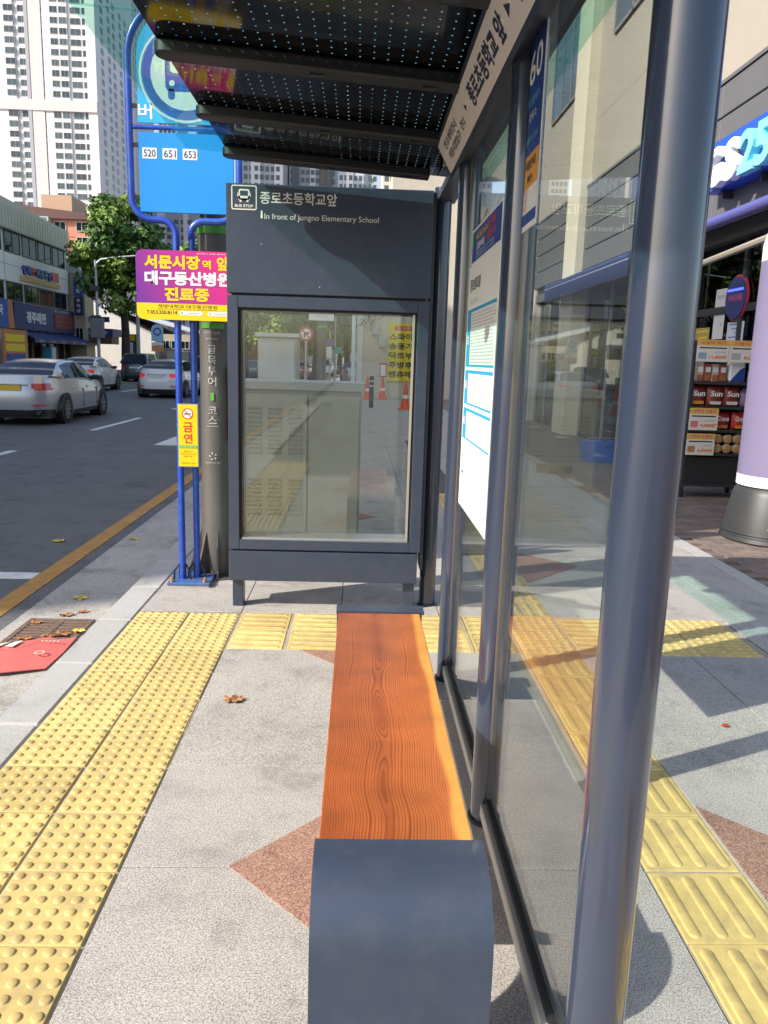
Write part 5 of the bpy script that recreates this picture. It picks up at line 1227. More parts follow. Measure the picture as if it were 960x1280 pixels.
for j in range(2):
    for i in range(4):
        x, z = 4.29 + .118 * i, .552 + .115 * j
        t = thing('noodle_cup', ('%s noodle cup in the %s row on the lowest shelf' % (('leftmost cream and brown', 'second cream and brown', 'third cream and brown', 'rightmost cream and brown')[i], ('bottom', 'top')[j])), 'noodle cup', (x, 9.15, z), 'noodle cups on the lowest shelf')
        build('cup', MB().lathe((x, 9.15, z + .055), [(.050, .0), (.055, -.004), (.055, -.012), (.042, -.10)][::-1], 18, axis='y'), mat('cup_cream', (.62, .52, .35), .5), t, smooth=50) if False else build('cup', MB().lathe((x, 9.10, z + .055), [(.053, 0), (.055, .008), (.042, .10)], 18, axis='y'), mat('cup_cream', (.62, .52, .35), .5), t, smooth=50)
        build('lid', MB().lathe((x, 9.094, z + .055), [(.02, -.001), (.044, -.001), (.052, .005)], 18, axis='y'), mat('lid_brown', (.42, .24, .10), .5), t, smooth=50)

# =================================================================== PILLAR BANNER, BASKET, BLOCK
pi_ = thing('banner_pillar', 'round lilac banner pillar with white bands on a black tapered base', 'advertising pillar', (3.86, 6.9, 0))
LIL = mat('lilac_banner', (.19, .165, .275), .5, var=.04, vscale=3)
build('banner', MB().lathe((3.86, 6.9, 0), [(.36, .60), (.36, 2.47)], 40, cap=False), LIL, pi_, smooth=60)
build('white_band', MB().lathe((3.86, 6.9, 0), [(.352, .50), (.361, .505), (.361, .5995)], 40, cap=False), WHITE, pi_, smooth=60)
build('top_dome', MB().lathe((3.86, 6.9, 0), [(.36, 2.471), (.36, 2.62), (.33, 2.74), (.25, 2.84), (.12, 2.89), (.01, 2.90)], 40), WHITE, pi_, smooth=60)
BB = mat('scuffed_black_plastic', (.035, .036, .038), .45, var=.25, vscale=20)
build('base', MB().lathe((3.86, 6.9, 0), [(.44, 0), (.46, .015), (.45, .05), (.435, .055), (.43, .075), (.445, .08), (.44, .10), (.38, .43), (.36, .47), (.34, .495)], 40), BB, pi_, smooth=30)
b = MB()
for pts in ([(-.06, .20), (.05, .23), (.10, .28), (-.02, .25)], [(-.10, .15), (.02, .16), (.08, .20), (-.04, .19)], [(.0, .24), (.12, .29), (.10, .31), (.02, .28)]):
    vv = []
    for px, pz in pts:
        a = R(-112) + px / .43; rr_ = .44 - (pz - .1) * .19 + .004; vv.append((3.86 + rr_ * math.cos(a), 6.9 + rr_ * math.sin(a), pz))
    b.poly(vv)
build('torn_sticker', b, WHITE, pi_)
b = MB(); vv = []
for px, pz in [(-.05, 1.98), (.02, 1.985), (.02, 1.975), (-.01, 1.97), (-.005, 1.94), (-.02, 1.965), (-.045, 1.965)]:
    a = R(-128) + px / .362; vv.append((3.86 + .362 * math.cos(a), 6.9 + .362 * math.sin(a), pz))
build('black_mark', b.poly(vv), INKB, pi_)
bk_ = thing('shopping_basket', 'blue plastic basket on the brick paving in front of the shop', 'basket', (3.98, 12.5, 0))
BPL = mat('basket_blue', (.02, .13, .55), .45)
def tub(z0, z1, f0, f1):
    c_ = (3.98, 12.55); w, d = .30, .20
    A = [(c_[0] + sx * w * f0, c_[1] + sy * d * f0, z0) for sx, sy in ((-1, -1), (1, -1), (1, 1), (-1, 1))]; B = [(c_[0] + sx * w * f1, c_[1] + sy * d * f1, z1) for sx, sy in ((-1, -1), (1, -1), (1, 1), (-1, 1))]
    return A, B
b = MB(); A, B = tub(.005, .33, .88, 1.0); n_ = len(b.v); b.add(A + B, [(0, 1, 2, 3), (0, 1, 5, 4), (1, 2, 6, 5), (2, 3, 7, 6), (3, 0, 4, 7)]); build('tub', b, BPL, bk_)
b = MB()
for z in (.06, .13, .20, .27, .325): A, B = tub(z, z + .018, .90 + z * .32, .905 + z * .32); b.hexa(A, B)
build('rib', b, BPL, bk_); build('handle', MB().tube([(3.70, 12.55, .33), (3.74, 12.42, .40), (4.22, 12.42, .40), (4.26, 12.55, .33)], .008, 6), STEEL, bk_)
build('dark_bag', MB().lathe((4.02, 12.5, .2), [(.12, 0), (.16, .06), (.12, .13), (.03, .17)], 12), mat('dark_blue_bag', (.03, .04, .10), .5), bk_, smooth=60)
br = thing('stone_block', 'weathered brown stone block lying on the pavement beyond the glass', 'stone block', (2.86, 11.15, 0))
b = MB(); b.prism([(-.28 + 2.86, 11.05), (-.10 + 2.86, 10.95), (.16 + 2.86, 10.98), (.27 + 2.86, 11.12), (.1 + 2.86, 11.3), (-.22 + 2.86, 11.27)], 'z', -.002, .11); build('block', b, mat('block_brown', (.20, .155, .11), .9, var=.3, vscale=9, bump=.5, bscale=14), br, bevel=.015)

# =================================================================== FAR SIDE OF THE STREET
build('far_kerb', MB().box(-18.15, -17.9, -60, 420, -.29, .0), GRANK, kind='structure')
build('far_sidewalk', MB().box(-120, -18.15, -60, 420, -.29, -.002), mat('far_brick_paving', (0.21, 0.165, 0.145)), kind='structure')

WCACHE = {}
def window(parent, x, y, z, w, h, face='-y', frame=None, glassm=None, mull=1, name='window'):
    """framed window on shared mesh data; x,y = left foot seen from outside"""
    frame = frame or FRMW; glassm = glassm or DKGL
    k = (round(w, 3), round(h, 3), frame.name, glassm.name, mull)
    if k not in WCACHE:
        b = MB(); t = min(.07, w * .08)
        b.box(0, w, -.05, .02, 0, t); b.box(0, w, -.05, .02, h - t, h); b.box(0, t, -.05, .02, t, h - t); b.box(w - t, w, -.05, .02, t, h - t)
        for m_ in range(mull): xm = w * (m_ + 1) / (mull + 1); b.box(xm - t * .4, xm + t * .4, -.045, .02, t, h - t)
        b.poly([(t, -.012, t), (w - t, -.012, t), (w - t, -.012, h - t), (t, -.012, h - t)], mi=1)
        WCACHE[k] = meshof(name, b, [frame, glassm])
    return inst(name, WCACHE[k], parent, local(parent, (x, y, z)), {'-y': 0, '+x': R(90), '-x': R(-90)}[face])
FRMW = mat('pale_frame', (.50, .50, .48), .5); FRMD = mat('dark_frame', (.06, .06, .06), .5)
# ---- beige three-storey building
bb_ = thing('shop_building', 'beige three-storey corner building with a curved grey fascia and navy shop awning across the road', 'building', (-30, 62, 0))
BE2 = mat('pale_beige_panel', (.66, .60, .50), .7, var=.05, vscale=.5); ROOFG = mat('olive_grey_fascia', (.50, .45, .35), .6, var=.04, vscale=1)
XB = -25.0
build('wall', MB().box(-38, XB, 47, 69, 0, 9.9), BE2, bb_)
b = MB(); b.prism([(47, 9.9), (69.0, 9.9), (69.0, 11.45), (66, 11.5), (60, 11.75), (47, 12.2)], 'x', -38, XB + .25); build('fascia', b, ROOFG, bb_)
build('fascia_lip', MB().box(XB, XB + .3, 47, 69.05, 9.78, 9.899), mat('lip_grey', (.25, .24, .21), .6), bb_)
seam = MB()
for k in range(44): y = 47.2 + .5 * k; seam.box(XB + .2505, XB + .28, y, y + .04, 9.95, 11.4)
build('fascia_seam', seam, ROOFG, bb_)
build('white_band', MB().box(XB + .002, XB + .10, 47, 69.02, 6.32, 8.25), mat('cream_band', (.84, .79, .69), .7, var=.03, vscale=.6), bb_)
build('band_joint', MB().box(XB + .095, XB + .104, 56.98, 57.03, 6.32, 8.25), FRMD, bb_)
build('band_joint', MB().box(XB + .095, XB + .104, 47, 69.02, 7.45, 7.48), FRMD, bb_)
for y0 in (48.6, 51.4, 54.2, 57.3, 60.25, 63.1, 65.95):
    for z0, h in ((8.3, 1.45), (5.0, 1.28)): window(bb_, XB + .03, y0, z0, 2.55, h, '+x', FRMD, DKGL, 1)
sgn = thing('shop_sign', 'row of coloured raised Korean letters over a yellow bar on the beige building', 'shop sign', (XB + .12, 63, 6.7))
cols = [DBL, DBL, REDP, DBL, DBL, mat('letter_teal', (.04, .2, .3), .5), DBL]
for k, ch in enumerate('행복날이무구진'):
    text(sgn, ch, (XB + .13, 59.8 + .78 * k, 7.0 + (.03 if k % 2 else 0)), (0, 1, 0), Z_, h=.66, w=.66, mt=cols[k], bold=.07, depth=.12, name='sign_letter')
build('red_tag', MB().box(XB + .13, XB + .2, 65.4, 66.7, 7.05, 7.75), REDP, sgn)
build('yellow_bar', MB().box(XB + .102, XB + .2, 59.4, 66.9, 6.55, 6.9), mat('bar_ochre', (.62, .40, .10), .5), sgn)
sg2 = thing('shop_sign', 'long navy shop fascia with big white Korean letters and a dark red board', 'shop sign', (XB + .3, 63, 4))
NV = mat('fascia_navy', (.022, .045, .16), .5)
build('board', MB().box(XB + .002, XB + .35, 57.6, 69.3, 3.05, 4.9), NV, sg2)
text(sg2, '경주매면', (XB + .355, 59.6, 3.55), (0, 1, 0), Z_, h=.85, w=3.6, mt=WHITE, bold=.05)
build('red_board', MB().box(XB + .351, XB + .40, 64.9, 68.9, 3.35, 4.55), mat('dark_red_board', (.20, .03, .03), .5), sg2)
for k in range(3): text(sg2, '영업시간안내', (XB + .405, 65.2, 4.15 - .36 * k), (0, 1, 0), Z_, h=.2, w=3.2, mt=mat('led_pink', (.5, .12, .1), .5))
text(sg2, '콩나물해장', (XB + .355, 65.0, 4.62), (0, 1, 0), Z_, h=.17, w=3.2, mt=WHITE)
sg3 = thing('shop_sign', 'blue shop board with a slanted orange stripe, left of the navy fascia', 'shop sign', (XB + .3, 55, 4))
build('board', MB().box(XB + .002, XB + .35, 48, 56.6, 3.05, 5.0), mat('board_blue', (.03, .10, .34), .5), sg3)
b = MB(); b.prism([(56.62, 3.05), (57.58, 3.05), (57.3, 5.0), (56.62, 5.0)], 'x', XB + .002, XB + .34); build('orange_stripe', b, mat('stripe_orange', (.60, .20, .07), .5), sg3)
text(sg3, '약국', (XB + .355, 54.2, 3.9), (0, 1, 0), Z_, h=.7, w=1.6, mt=WHITE, bold=.03)
aw = thing('shop_awning', 'navy shop awning with small white letters under the navy fascia', 'awning', (XB + .9, 64, 2.7))
build('fabric', MB().hexa([(XB + .02, 58, 3.0), (XB + 1.5, 58, 2.45), (XB + 1.5, 58, 2.40), (XB + .02, 58, 2.95)], [(XB + .02, 72, 3.0), (XB + 1.5, 72, 2.45), (XB + 1.5, 72, 2.40), (XB + .02, 72, 2.95)]), NV, aw)
build('valance', MB().box(XB + 1.49, XB + 1.52, 58, 72, 2.12, 2.42), NV, aw)
for k in range(6): text(aw, '국밥전문', (XB + 1.525, 58.8 + 2.2 * k, 2.2), (0, 1, 0), Z_, h=.13, w=.9, mt=WHITE)
WDP = mat('shopfront_wood', (.22, .10, .05), .6)
for k in range(8): build('shopfront_post', MB().box(XB + .002, XB + .15, 57.6 + 1.6 * k, 57.9 + 1.6 * k, 0, 3.04), WDP, bb_)
for k in range(7): build('shopfront_glass', MB().box(XB + .002, XB + .05, 57.9 + 1.6 * k, 59.2 + 1.6 * k, .6, 2.9), DKGL, bb_)
st_ = thing('banner_stand', 'orange and yellow menu banner stand at the left edge under the blue board', 'banner stand', (XB + 1.4, 54.5, 0))
build('board', MB().box(XB + 1.3, XB + 1.4, 53.2, 57.0, 0, 2.9), mat('stripe_orange', (.60, .20, .07), .5), st_)
for k, m_ in enumerate((YEL, YEL, DBL)): build('panel', MB().box(XB + 1.401, XB + 1.42, 53.5, 56.5, 2.1 - .65 * k, 2.6 - .65 * k), m_, st_)
# ---- small tan house with vertical blue signs
sb = thing('small_house', 'narrow pale house with a grey gable squeezed beside the beige building', 'house', (-26, 72, 0))
build('wall', MB().box(-32, -23.7, 69.4, 71.6, 0, 8.1), mat('tan_wall', (.50, .42, .30), .8, var=.06, vscale=1), sb)
b = MB(); b.prism([(-26.8, 8.1), (-23.6, 8.1), (-25.0, 9.3)], 'y', 69.3, 71.7); build('gable', b, mat('gable_grey', (.5, .5, .5), .7), sb)
window(sb, -24.6, 69.38, 2.2, .7, 1.4)
for (z0, z1, lab, c) in ((6.25, 7.75, 'upper vertical blue sign with a red figure, hung between the two buildings', (.03, .09, .40)), (4.65, 6.1, 'lower vertical navy sign with white letters, hung below the blue one', (.02, .03, .10))):
    t = thing('vertical_sign', lab, 'sign', (-24.1, 68.9, z0)); build('board', MB().box(-24.5, -23.75, 69.06, 69.28, z0, z1), mat('vsign_%d' % int(z0), c, .5), t)
    for k, ch in enumerate('구이집' if z0 > 6 else '주차장'): text(t, ch, (-24.3, 69.05, z1 - .42 - .42 * k), X_, Z_, h=.3, w=.34, mt=(REDP if (z0 > 6 and k == 0) else WHITE), bold=.03)
t = thing('shop_sign', 'small blue sign sticking out over the pavement below the vertical signs', 'sign', (-23, 70, 4.2)); build('board', MB().box(-23.6, -21.9, 70, 70.2, 4.15, 4.6), DBL, t); text(t, '주차', (-23.3, 69.99, 4.25), X_, Z_, h=.25, w=1.1, mt=WHITE)
t = thing('shop_awning', 'dark navy canopy of the shop beside the white wall', 'awning', (-23, 71, 3)); build('fabric', MB().box(-24.9, -21.6, 69.9, 72.5, 2.95, 3.6), NV, t); text(t, '식당 전문', (-24.4, 69.88, 3.1), X_, Z_, h=.3, w=2.4, mt=WHITE)
build('lower_board', MB().box(-24.6, -21.7, 69.95, 72, 2.3, 2.94), mat('board_brown', (.12, .07, .05), .6), t)
# ---- pink apartment block
pk = thing('apartment_block', 'salmon pink apartment block with a dark brown eave behind the beige building', 'apartment block', (-34, 92, 0))
PINK = mat('salmon_render', (.60, .255, .17), .8, var=.04, vscale=.5)
build('wall', MB().box(-52, -28.3, 85, 100, 0, 14.9), PINK, pk)
b = MB(); b.hexa([(-28.1, 84.6, 14.9), (-28.1, 101, 14.9), (-28.1, 101, 15.5), (-28.1, 84.6, 15.5)], [(-52, 84.6, 14.9), (-52, 101, 14.9), (-52, 101, 17.6), (-52, 84.6, 17.6)]); build('eave', b, mat('eave_brown', (.12, .06, .05), .7), pk)
build('rooftop_room', MB().box(-33.2, -30.1, 85.5, 90, 15.3, 17.35), mat('rooftop_tan', (.50, .33, .22), .8), pk)
for k in range(5): 
    window(pk, -29.6, 84.98, 13.75 - 1.47 * k, 1.2, .95, '-y')
    window(pk, -31.8, 84.98, 13.75 - 1.47 * k, 1.2, .95, '-y')
    build('floor_line', MB().box(-40, -28.25, 84.96, 84.999, 13.2 - 1.47 * k, 13.26 - 1.47 * k), mat('floor_line_pink', (.52, .22, .15), .8), pk)
bal = build('balcony', MB().box(-37.2, -32.1, 84.2, 84.98, 13.9, 15.0), mat('balcony_pale', (.45, .50, .50), .3), pk)
for k in range(4): build('balcony_pane', MB().box(-37.0 + 1.2 * k, -35.95 + 1.2 * k, 84.15, 84.195, 14.0, 14.9), mat('balcony_glass', (.12, .22, .25), .1), bal)
build('side_strip', MB().box(-28.299, -28.2, 85.05, 99.9, 0, 14.88), mat('strip_cream', (.62, .50, .40), .8), pk)
# ---- white low hall and red-brick front
wh_ = thing('warehouse', 'long low white building with a pale sloping roof behind the street tree', 'building', (-22, 80, 0))
b = MB(); b.prism([(-25.6, 0), (-19.6, 0), (-19.6, 3.2), (-25.6, 6.1)], 'y', 76.2, 92); build('wall', b, WHITEP, wh_)
b = MB(); b.prism([(-25.8, 6.12), (-16.0, 3.6), (-16.0, 3.75), (-25.8, 6.3)], 'y', 77.5, 93); build('roof', b, mat('roof_pale', (.66, .68, .70), .4), wh_)
build('annex', MB().box(-19.58, -16.4, 77.6, 92, 0, 3.5), mat('annex_beige', (.48, .42, .33), .8), wh_)
for k in range(3): window(wh_, -19.3 + .95 * k, 77.55, 2.1, .8, .8)
build('dark_box', MB().box(-18.6, -16.5, 76.6, 77.5, 0, 1.9), mat('box_dark', (.06, .07, .08), .6), wh_)
rb2 = thing('brick_building', 'red brick building beyond the low white hall', 'building', (-14, 112, 0))
build('wall', MB().box(-22, -8, 105, 120, 0, 9.5), mat('red_brick', (.28, .13, .085), .85, var=.15, vscale=2), rb2)
for k in range(5):
    for j in range(2): window(rb2, -21.2 + 2.7 * k, 104.97, 2.2 + 3.2 * j, 1.6, 1.5)
build('cornice', MB().box(-22.3, -7.7, 104.6, 120, 9.5, 9.9), FRMD, rb2)
# ---- high towers
def tower(name, label, x0, x1, y0, y1, H, wallm, cols_f, rows_, row_h, z_first, wh, cols_s=None, glassm=None, single=True, balcony=None, piers=(), zmin=0):
    t = thing(name, label, 'tower block', ((x0 + x1) / 2, (y0 + y1) / 2, 0))
    w_ = build('wall', MB().box(x0, x1, y0, y1, 0, H), wallm, t)
    for p0, p1, mt_ in piers: build('wall_panel', MB().box(p0, p1, y0 - .35, y0 - .003, 0, H + .5), mt_, t)
    build('roof_parapet', MB().box(x0 + .4, x1 - .4, y0 + .4, y1 - .4, H, H + 1.6), wallm, t)
    rest = MB(); n = 0
    def put(x, y, z, w, face):
        nonlocal n
        if single and n < 290: window(t, x, y, z, w, wh, face, FRMT, glassm or TWGL, 1); n += 1
        else:
            if face == '-y': rest.box(x, x + w, y - .03, y, z, z + wh)
            else: rest.box(x, x + .03, y, y + w, z, z + wh)
    zs = [z_first + row_h * k for k in range(rows_)]
    for z in zs:
        for cx, cw in cols_f: 
            off = .38 if any(a <= cx <= b_ for a, b_, _ in piers) else .03
            put(cx, y0 - off, z, cw, '-y')
    for z in zs:
        for cy, cw in (cols_s or []): put(x1 + .03, cy, z, cw, '+x')
    if rest.v: tag(build('window_grid', rest, glassm or TWGL, t), kind='stuff')
    return t, zs
FRMT = mat('tower_window_frame', (.42, .42, .42), .5); TWGL = mat('tower_window_glass', (.060, .078, .078), .15, spec=.7, objrand=.5)
TW = mat('tower_white', (.74, .70, .68), .8); TP = mat('tower_pinkish', (.66, .60, .575), .8); TG = mat('tower_grey', (.40, .40, .43), .8); TD = mat('tower_dark_grey', (.16, .17, .19), .7)
f_ = 254 / 968.0
cx = lambda px: (px - 450) * f_ + 10.8
tw, zs = tower('apartment_tower', 'tall white apartment tower with a grid of windows, filling the upper left', -125, cx(102), 254, 294, 128, TW,
    [(cx(2), 3.0), (cx(17), 2.4), (cx(35), 3.4), (cx(53), 2.2), (cx(63), 2.2), (cx(75), 3.0), (cx(88), 2.6)], 23, 2.87, 44.5, 1.75,
    [(259, 2.6), (266, 2.4), (271, 2.6), (278, 2.6), (284, 2.4), (289, 2.4)], piers=((cx(-8), cx(12), TW), (cx(44), cx(72), TW), (cx(92), cx(102.5), TW)))
b = MB(); b.box(cx(24.5), cx(28.5), 253.4, 253.99, 0, 128); build('recess_shade', b, TG, tw); b = MB(); b.box(cx(29), cx(43), 253.5, 253.98, 0, 128); build('stair_panel', b, TP, tw)  # grey strip on the flat face stands for a shaded recess
b = MB(); b.box(cx(-20), cx(102.4), 253.3, 253.97, 72.2, 75.2); build('band_panel', b, TP, tw)
cols = lambda a, b_, n, w: [(a + (b_ - a) * k / n, w) for k in range(n)]
tower('apartment_tower', 'second tall apartment tower behind the first, seen through the green roof glass', -96, -83, 300, 330, 170, TP, cols(-95, -84, 4, 1.8), 26, 2.9, 92, 1.7, cols(302, 328, 6, 2.2), single=False)
tower('apartment_tower', 'slim distant tower with stepped top seen through the green roof glass', -84, -76, 340, 360, 118, TG, cols(-83.4, -76.5, 4, 1.2), 20, 2.9, 58, 1.6, single=False)
tower('apartment_tower', 'grey tower block low between the blue sign tubes', -88, -62, 320, 340, 58, TG, cols(-87, -63, 9, 1.7), 14, 2.9, 14, 1.6, single=False, piers=((-80, -77, TW), (-70, -68, TW)))
tower('apartment_tower', 'white and grey tower block above the left part of the stop name panel', -46, -29.5, 300, 330, 92, TG, cols(-45.5, -30, 8, 1.3), 9, 2.9, 62, 1.7, single=False, piers=((-41, -37.5, TW), (-32.5, -29.5, TW)))
tower('apartment_tower', 'blue-grey tower block above the middle of the stop name panel', -29, -10, 320, 350, 96, TG, cols(-28.4, -11, 9, 1.4), 10, 2.9, 60, 1.7, single=False, piers=((-28, -25, TD), (-21, -19, TW), (-15, -12.4, TD)))
tower('apartment_tower', 'pale tower block above the right part of the stop name panel', -9.5, 5.5, 300, 330, 96, mat('tower_pale_blue', (.46, .50, .56), .8), cols(-9, 5, 8, 1.2), 10, 2.9, 60, 1.7, single=False, piers=((-6.5, -4, TW), (0, 2, TD)))
tower('apartment_tower', 'cream apartment block behind the bare roof railing', 5.8, 16, 260, 280, 62, mat('tower_cream', (.62, .54, .42), .8), cols(6.4, 15.6, 5, 1.3), 8, 2.9, 40, 1.7, single=False)
# tall block close to the viewer's left across the road: it shades the roadway
ob = thing('office_block', 'tall plain grey block across the road shading the roadway', 'office block', (-33, 20, 0))
build('wall', MB().box(-42, -25.3, -5.75, 46.5, 0, 27.0), mat('office_grey', (.34, .33, .32), .8, var=.05, vscale=.4), ob)
for z in range(8):
    for k in range(16): window(ob, -25.26, -4.6 + 3.2 * k, 1.2 + 3.2 * z, 2.2, 1.7, '+x', FRMW, DKGL, 1)
# ---- cream building on the right, beyond the side street
cw = thing('corner_building', 'cream building at the far end of the pavement behind the yellow banner', 'building', (4, 36, 0))
CRM = mat('cream_render', (.62, .555, .44), .8, var=.06, vscale=.8, dirt=(.45, .4, .33), dscale=1.2, damt=.4)  # the wall's own cream colour with stain patches
build('wall', MB().box(-.15, 1.15, 33, 45, 0, 6.3), CRM, cw); build('wall', MB().box(1.151, 4.0, 33.1, 45, 0, 9.2), CRM, cw); build('wall', MB().box(4.001, 11, 33, 45, 0, 13), mat('cream_upper', (.62, .60, .50), .8), cw)
build('ledge', MB().box(3.9, 11.1, 32.7, 33, 7.05, 7.25), FRMW, cw)
b = MB()
for k in range(8): b.box(1.2 + .35 * k, 1.22 + .35 * k, 33.2, 33.22, 9.2, 10.3)
b.box(1.2, 3.7, 33.19, 33.23, 10.28, 10.32); b.box(1.2, 3.7, 33.19, 33.23, 9.75, 9.78)
build('roof_railing', b, FRMD, cw)
build('corner_pipe', MB().cyl((-.28, 32.85, 0), (-.28, 32.85, 6.3), .09, n=14), WHITE, cw, smooth=50); build('corner_strip', MB().box(-.16, .10, 32.95, 32.999, 0, 6.3), WHITEP, cw)
for px_, z in ((.45, 2.6), (.75, 2.1)): build('meter_box', MB().box(px_, px_ + .3, 32.8, 32.99, z, z + .4), GREY, cw)
b = MB(); rs = random.Random(3)
for k in range(9):
    p = [(.25 + .1 * rs.random(), 32.9 - .02 * k, 3.9 - .08 * k)]
    for j in range(8): p.append((p[-1][0] + rs.uniform(-.25, .3), 32.9 - .02 * k, p[-1][2] + rs.uniform(-.35, .25)))
    b.tube(p, .014, 5)
tag(build('cable', b, INKB, origin=(.5, 32.8, 3.2)), 'tangle of black cables on the cream wall left of the yellow banner', 'cable')
dsh = thing('satellite_dish', 'grey satellite dish on the cream building seen through the glass wall', 'satellite dish', (5.1, 32.2, 8.0))
b = MB(); nn = Vector((.25, -.9, .35)).normalized(); a_x = nn.cross(Z_).normalized(); b_x = a_x.cross(nn); rows = []
for i in range(6):
    r_ = .75 * i / 5; rows.append([Vector((5.1, 32.3, 8.05)) + (a_x * math.cos(2 * math.pi * k / 20) + b_x * math.sin(2 * math.pi * k / 20)) * r_ + nn * (.16 * (r_ / .75) ** 2) for k in range(20)])
for i in range(5):
    for k in range(20): b.poly([rows[i][k], rows[i][(k + 1) % 20], rows[i + 1][(k + 1) % 20], rows[i + 1][k]])
build('reflector', b, GREY, dsh, smooth=60); build('mast', MB().tube([(5.1, 32.35, 8.0), (4.9, 32.6, 7.5), (4.9, 32.75, 6.9), (4.9, 33.02, 6.8)], .05, 8), STEEL, dsh); build('feed_arm', MB().tube([(5.1, 32.3, 7.4), (5.4, 31.6, 8.1)], .02, 6), STEEL, dsh)
yb2 = thing('banner', 'yellow wall banner with five lines of black Korean letters and a red heading', 'banner', (1.75, 32.9, 1.9))
build('sheet', MB().box(1.06, 2.62, 33.05, 33.085, .70, 3.10), mat('banner_yellow', (.80, .62, .02), .5), yb2)
build('red_heading', MB().box(1.42, 2.55, 33.042, 33.0495, 2.80, 2.97), REDP, yb2); text(yb2, '방충망수리', (1.55, 33.04, 2.83), X_, Z_, h=.11, w=.9, mt=WHITE)
for k, s in enumerate(('·스파이랄', '·송풍기팬', '·닥트부속', '·주방후드', '·벤츄레타')): text(yb2, s, (1.11, 33.043, 2.40 - .385 * k), X_, Z_, h=.28, w=1.42, mt=INKB, bold=.03)
# ---- poles and lamps across the road
lp = thing('street_lamp', 'grey street lamp with a long side arm in front of the big street tree', 'street lamp', (-19.6, 60, 0))
LG = mat('lamp_grey_steel', (.42, .46, .46), .45, metal=.3)
build('pole', MB().cyl((-19.6, 60, 0), (-19.6, 60, 8.2), .13, .09, n=14), LG, lp, smooth=50); build('arm', MB().tube([(-19.6, 60, 7.9), (-19.2, 60, 8.25), (-18, 60, 8.45), (-15.5, 60, 8.7)], [.09, .08, .07, .05], 10), LG, lp, smooth=50); build('lamp_head', MB().box(-15.5, -14.7, 59.85, 60.15, 8.62, 8.78, .04), LG, lp)
for z in (6.0, 3.9): build('camera_box', MB().box(-20.0, -19.3, 59.7, 59.87, z, z + .35), FRMD, lp)
build('signal_back', MB().box(-20.05, -19.05, 59.6, 59.86, 2.6, 4.0, .05), mat('signal_back', (.20, .20, .20), .6), lp)
up2 = thing('utility_pole', 'concrete utility pole standing right of the big street tree', 'utility pole', (-17.2, 62, 0))
build('pole', MB().cyl((-17.2, 62, 0), (-17.2, 62, 7.5), .16, .12, n=12), mat('pole_concrete', (.40, .38, .35), .8), up2, smooth=50); build('cross_arm', MB().box(-18.0, -16.4, 61.9, 62.0, 6.9, 7.0), FRMD, up2)
b = MB()
for z0, sag in ((7.4, .5), (6.9, .55)): b.tube([(-24.4, 67, 9.0), (-21, 64.5, 8.2 - sag), (-17.2, 62, z0), (-12, 58, z0 + .3), (-6, 52, z0 + 1.6)], .02, 5)
tag(build('overhead_wire', b, INKB, origin=(-17.2, 62, 7.4)), 'thin black wires crossing in front of the pink block and tree', 'cable')
fs_ = thing('bus_stop_sign', 'small far bus stop sign, round blue and white plate over an orange board', 'bus stop sign', (-15.2, 60, 0))
build('pole', MB().cyl((-15.2, 60, -.14), (-15.2, 60, 3.5), .04, n=8), STEEL, fs_)
b = MB(); b.prism([(-15.65, 2.5)] + [(-14.75, 2.5), (-14.75, 3.3)] + [(-15.2 + .45 * math.cos(R(a)), 3.3 + .45 * math.sin(R(a))) for a in range(20, 180, 20)] + [(-15.65, 3.3)], 'y', 59.9, 59.95); build('plate', b, mat('plate_pale_blue', (.35, .55, .70), .5), fs_)
b = MB(); disc(b, (-15.2, 59.89, 3.2), X_, Z_, .3, .2, 16); build('ring', b, DBL, fs_); build('orange_board', MB().box(-15.65, -14.75, 59.9, 59.95, 1.75, 2.2), mat('board_orange', (.65, .28, .12), .5), fs_); build('white_board', MB().box(-15.65, -14.75, 59.9, 59.95, 2.21, 2.42), WHITE, fs_)
kb = thing('kiosk_sign', 'small black and yellow kiosk sign in front of the white wall', 'sign', (-20.2, 70, 0))
build('board', MB().box(-20.7, -19.6, 70, 70.2, 1.3, 3.2), FRMD, kb); build('yellow_top', MB().box(-20.6, -19.7, 69.95, 69.99, 2.65, 3.1), YEL, kb); build('white_print', MB().box(-20.4, -19.9, 69.95, 69.99, 1.5, 2.5), WHITE, kb); build('post', MB().box(-20.3, -20.1, 70.05, 70.15, 0, 1.3), FRMD, kb)
vb = thing('vending_box', 'pale blue machine beside the shop door under the navy awning', 'vending machine', (-24, 62.5, 0)); build('cabinet', MB().box(-24.6, -23.9, 62, 63, 0, 1.9, .03), mat('machine_blue', (.08, .35, .55), .5), vb); build('front', MB().box(-23.899, -23.88, 62.1, 62.9, .9, 1.8), mat('machine_pale', (.5, .6, .6), .4), vb)

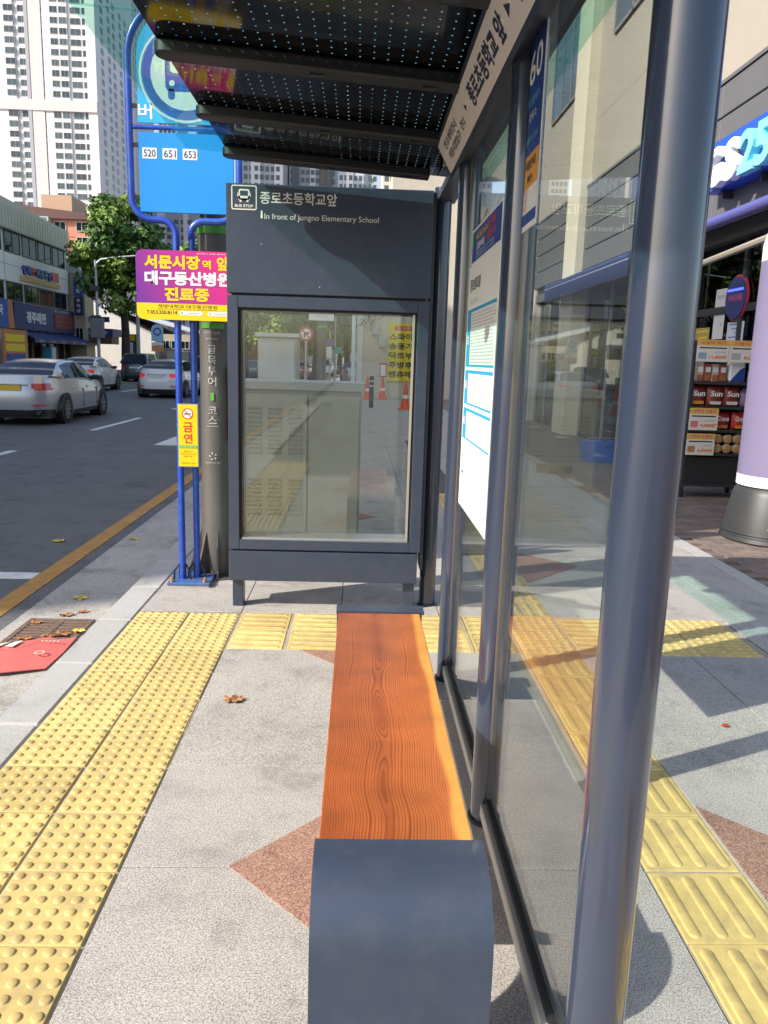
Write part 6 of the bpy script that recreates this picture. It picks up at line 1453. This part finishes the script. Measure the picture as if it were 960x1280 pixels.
# =================================================================== TREES
def tree(label, x, y, H, zc, rx, rz, n, seed, trunk_r=.22, clumps=46, leaf_s=.22, mats=(FOL, FOLD), group='street trees'):
    rnd = random.Random(seed); t = thing('street_tree', label, 'tree', (x, y, 0), group)
    b = MB(); b.tube([(x, y, 0), (x + .05, y, zc * .35), (x - .06, y + .05, zc * .7), (x + .05, y, zc)], [trunk_r * 1.25, trunk_r, trunk_r * .85, trunk_r * .5], 10)
    ends = []
    for k in range(9):
        a = k * 2.4 + rnd.random(); z0 = zc * (.55 + .05 * k); l = rx * (.55 + .3 * rnd.random()); e = (x + l * math.cos(a), y + l * math.sin(a), z0 + rz * (.35 + .5 * rnd.random()))
        b.tube([(x, y, z0), ((x + e[0]) / 2, (y + e[1]) / 2, z0 + (e[2] - z0) * .6), e], [trunk_r * .4, trunk_r * .25, trunk_r * .08], 6); ends.append(e)
    build('trunk', b, BARK, t, smooth=60)
    cl = []
    for k in range(clumps):
        while True:
            p = [rnd.uniform(-1, 1) for _ in range(3)]; d = math.sqrt(sum(c * c for c in p))
            if .25 < d < 1: break
        taper = 1 - .35 * max(0, p[2])
        cl.append((x + p[0] * rx * taper, y + p[1] * rx * taper, zc + p[2] * rz, rnd.uniform(.22, .40) * rx))
    b = MB(); per = n // clumps
    for cx_, cy_, cz_, cr_ in cl:
        mi = 1 if rnd.random() < .35 else 0
        for _ in range(per):
            d = Vector((rnd.gauss(0, 1), rnd.gauss(0, 1), rnd.gauss(0, 1))).normalized() * (cr_ * (rnd.random() ** .45)); d.z *= .75
            c = Vector((cx_, cy_, cz_)) + d; nrm_ = (d.normalized() + Vector((rnd.gauss(0, .6), rnd.gauss(0, .6), rnd.gauss(.5, .6)))).normalized()
            a = nrm_.orthogonal().normalized(); q = Quaternion(nrm_, rnd.uniform(0, 6.28)); a = q @ a; bb2 = nrm_.cross(a); s = leaf_s * rnd.uniform(.6, 1.3)
            b.add([c - a * s, c + bb2 * s * .55, c + a * s, c - bb2 * s * .55], [(0, 1, 2, 3)], mi)
    build('crown', b, list(mats), t); return t
bpy.data.scenes.remove(TXS)
tree('big dense street tree in front of the white tower, behind the lamp pole', -18.5, 63, 13.6, 9.2, 3.4, 4.4, 15000, 1, .30, 80, .23)
tree('second street tree spreading behind the blue bus stop sign', -15.2, 74, 11, 8.0, 3.8, 3.2, 9000, 2, .25, 46, .26)
tree('street tree further along the far kerb, seen between the blue tubes', -13.0, 88, 9, 5.3, 2.8, 3.0, 3500, 3, .22, 36, .28)
tree('low street tree at the end of the far kerb', -11.0, 104, 9, 5.0, 3, 2.6, 2600, 4, .2, 30, .32)
tree('kerb tree seen through the upper left of the panel glass', -5.0, 62, 9, 5.2, 3.2, 2.9, 4200, 5, .22, 40, .25)
tree('kerb tree filling the top of the panel glass behind the no turn sign', -2.6, 46, 8, 5.3, 2.3, 2.4, 4200, 6, .2, 36, .20)
tree('kerb tree right of the dark pole in the panel glass', -1.0, 58, 9, 5.6, 2.5, 2.8, 3800, 7, .2, 34, .22)
tree('far kerb tree closing the view down the road', -2.2, 84, 12, 6.0, 4.2, 3.6, 3800, 8, .25, 36, .34)
tree('far tree at the bend of the road left of the kerb trees', -9.5, 120, 13, 6.2, 5, 4, 3200, 9, .3, 34, .42)
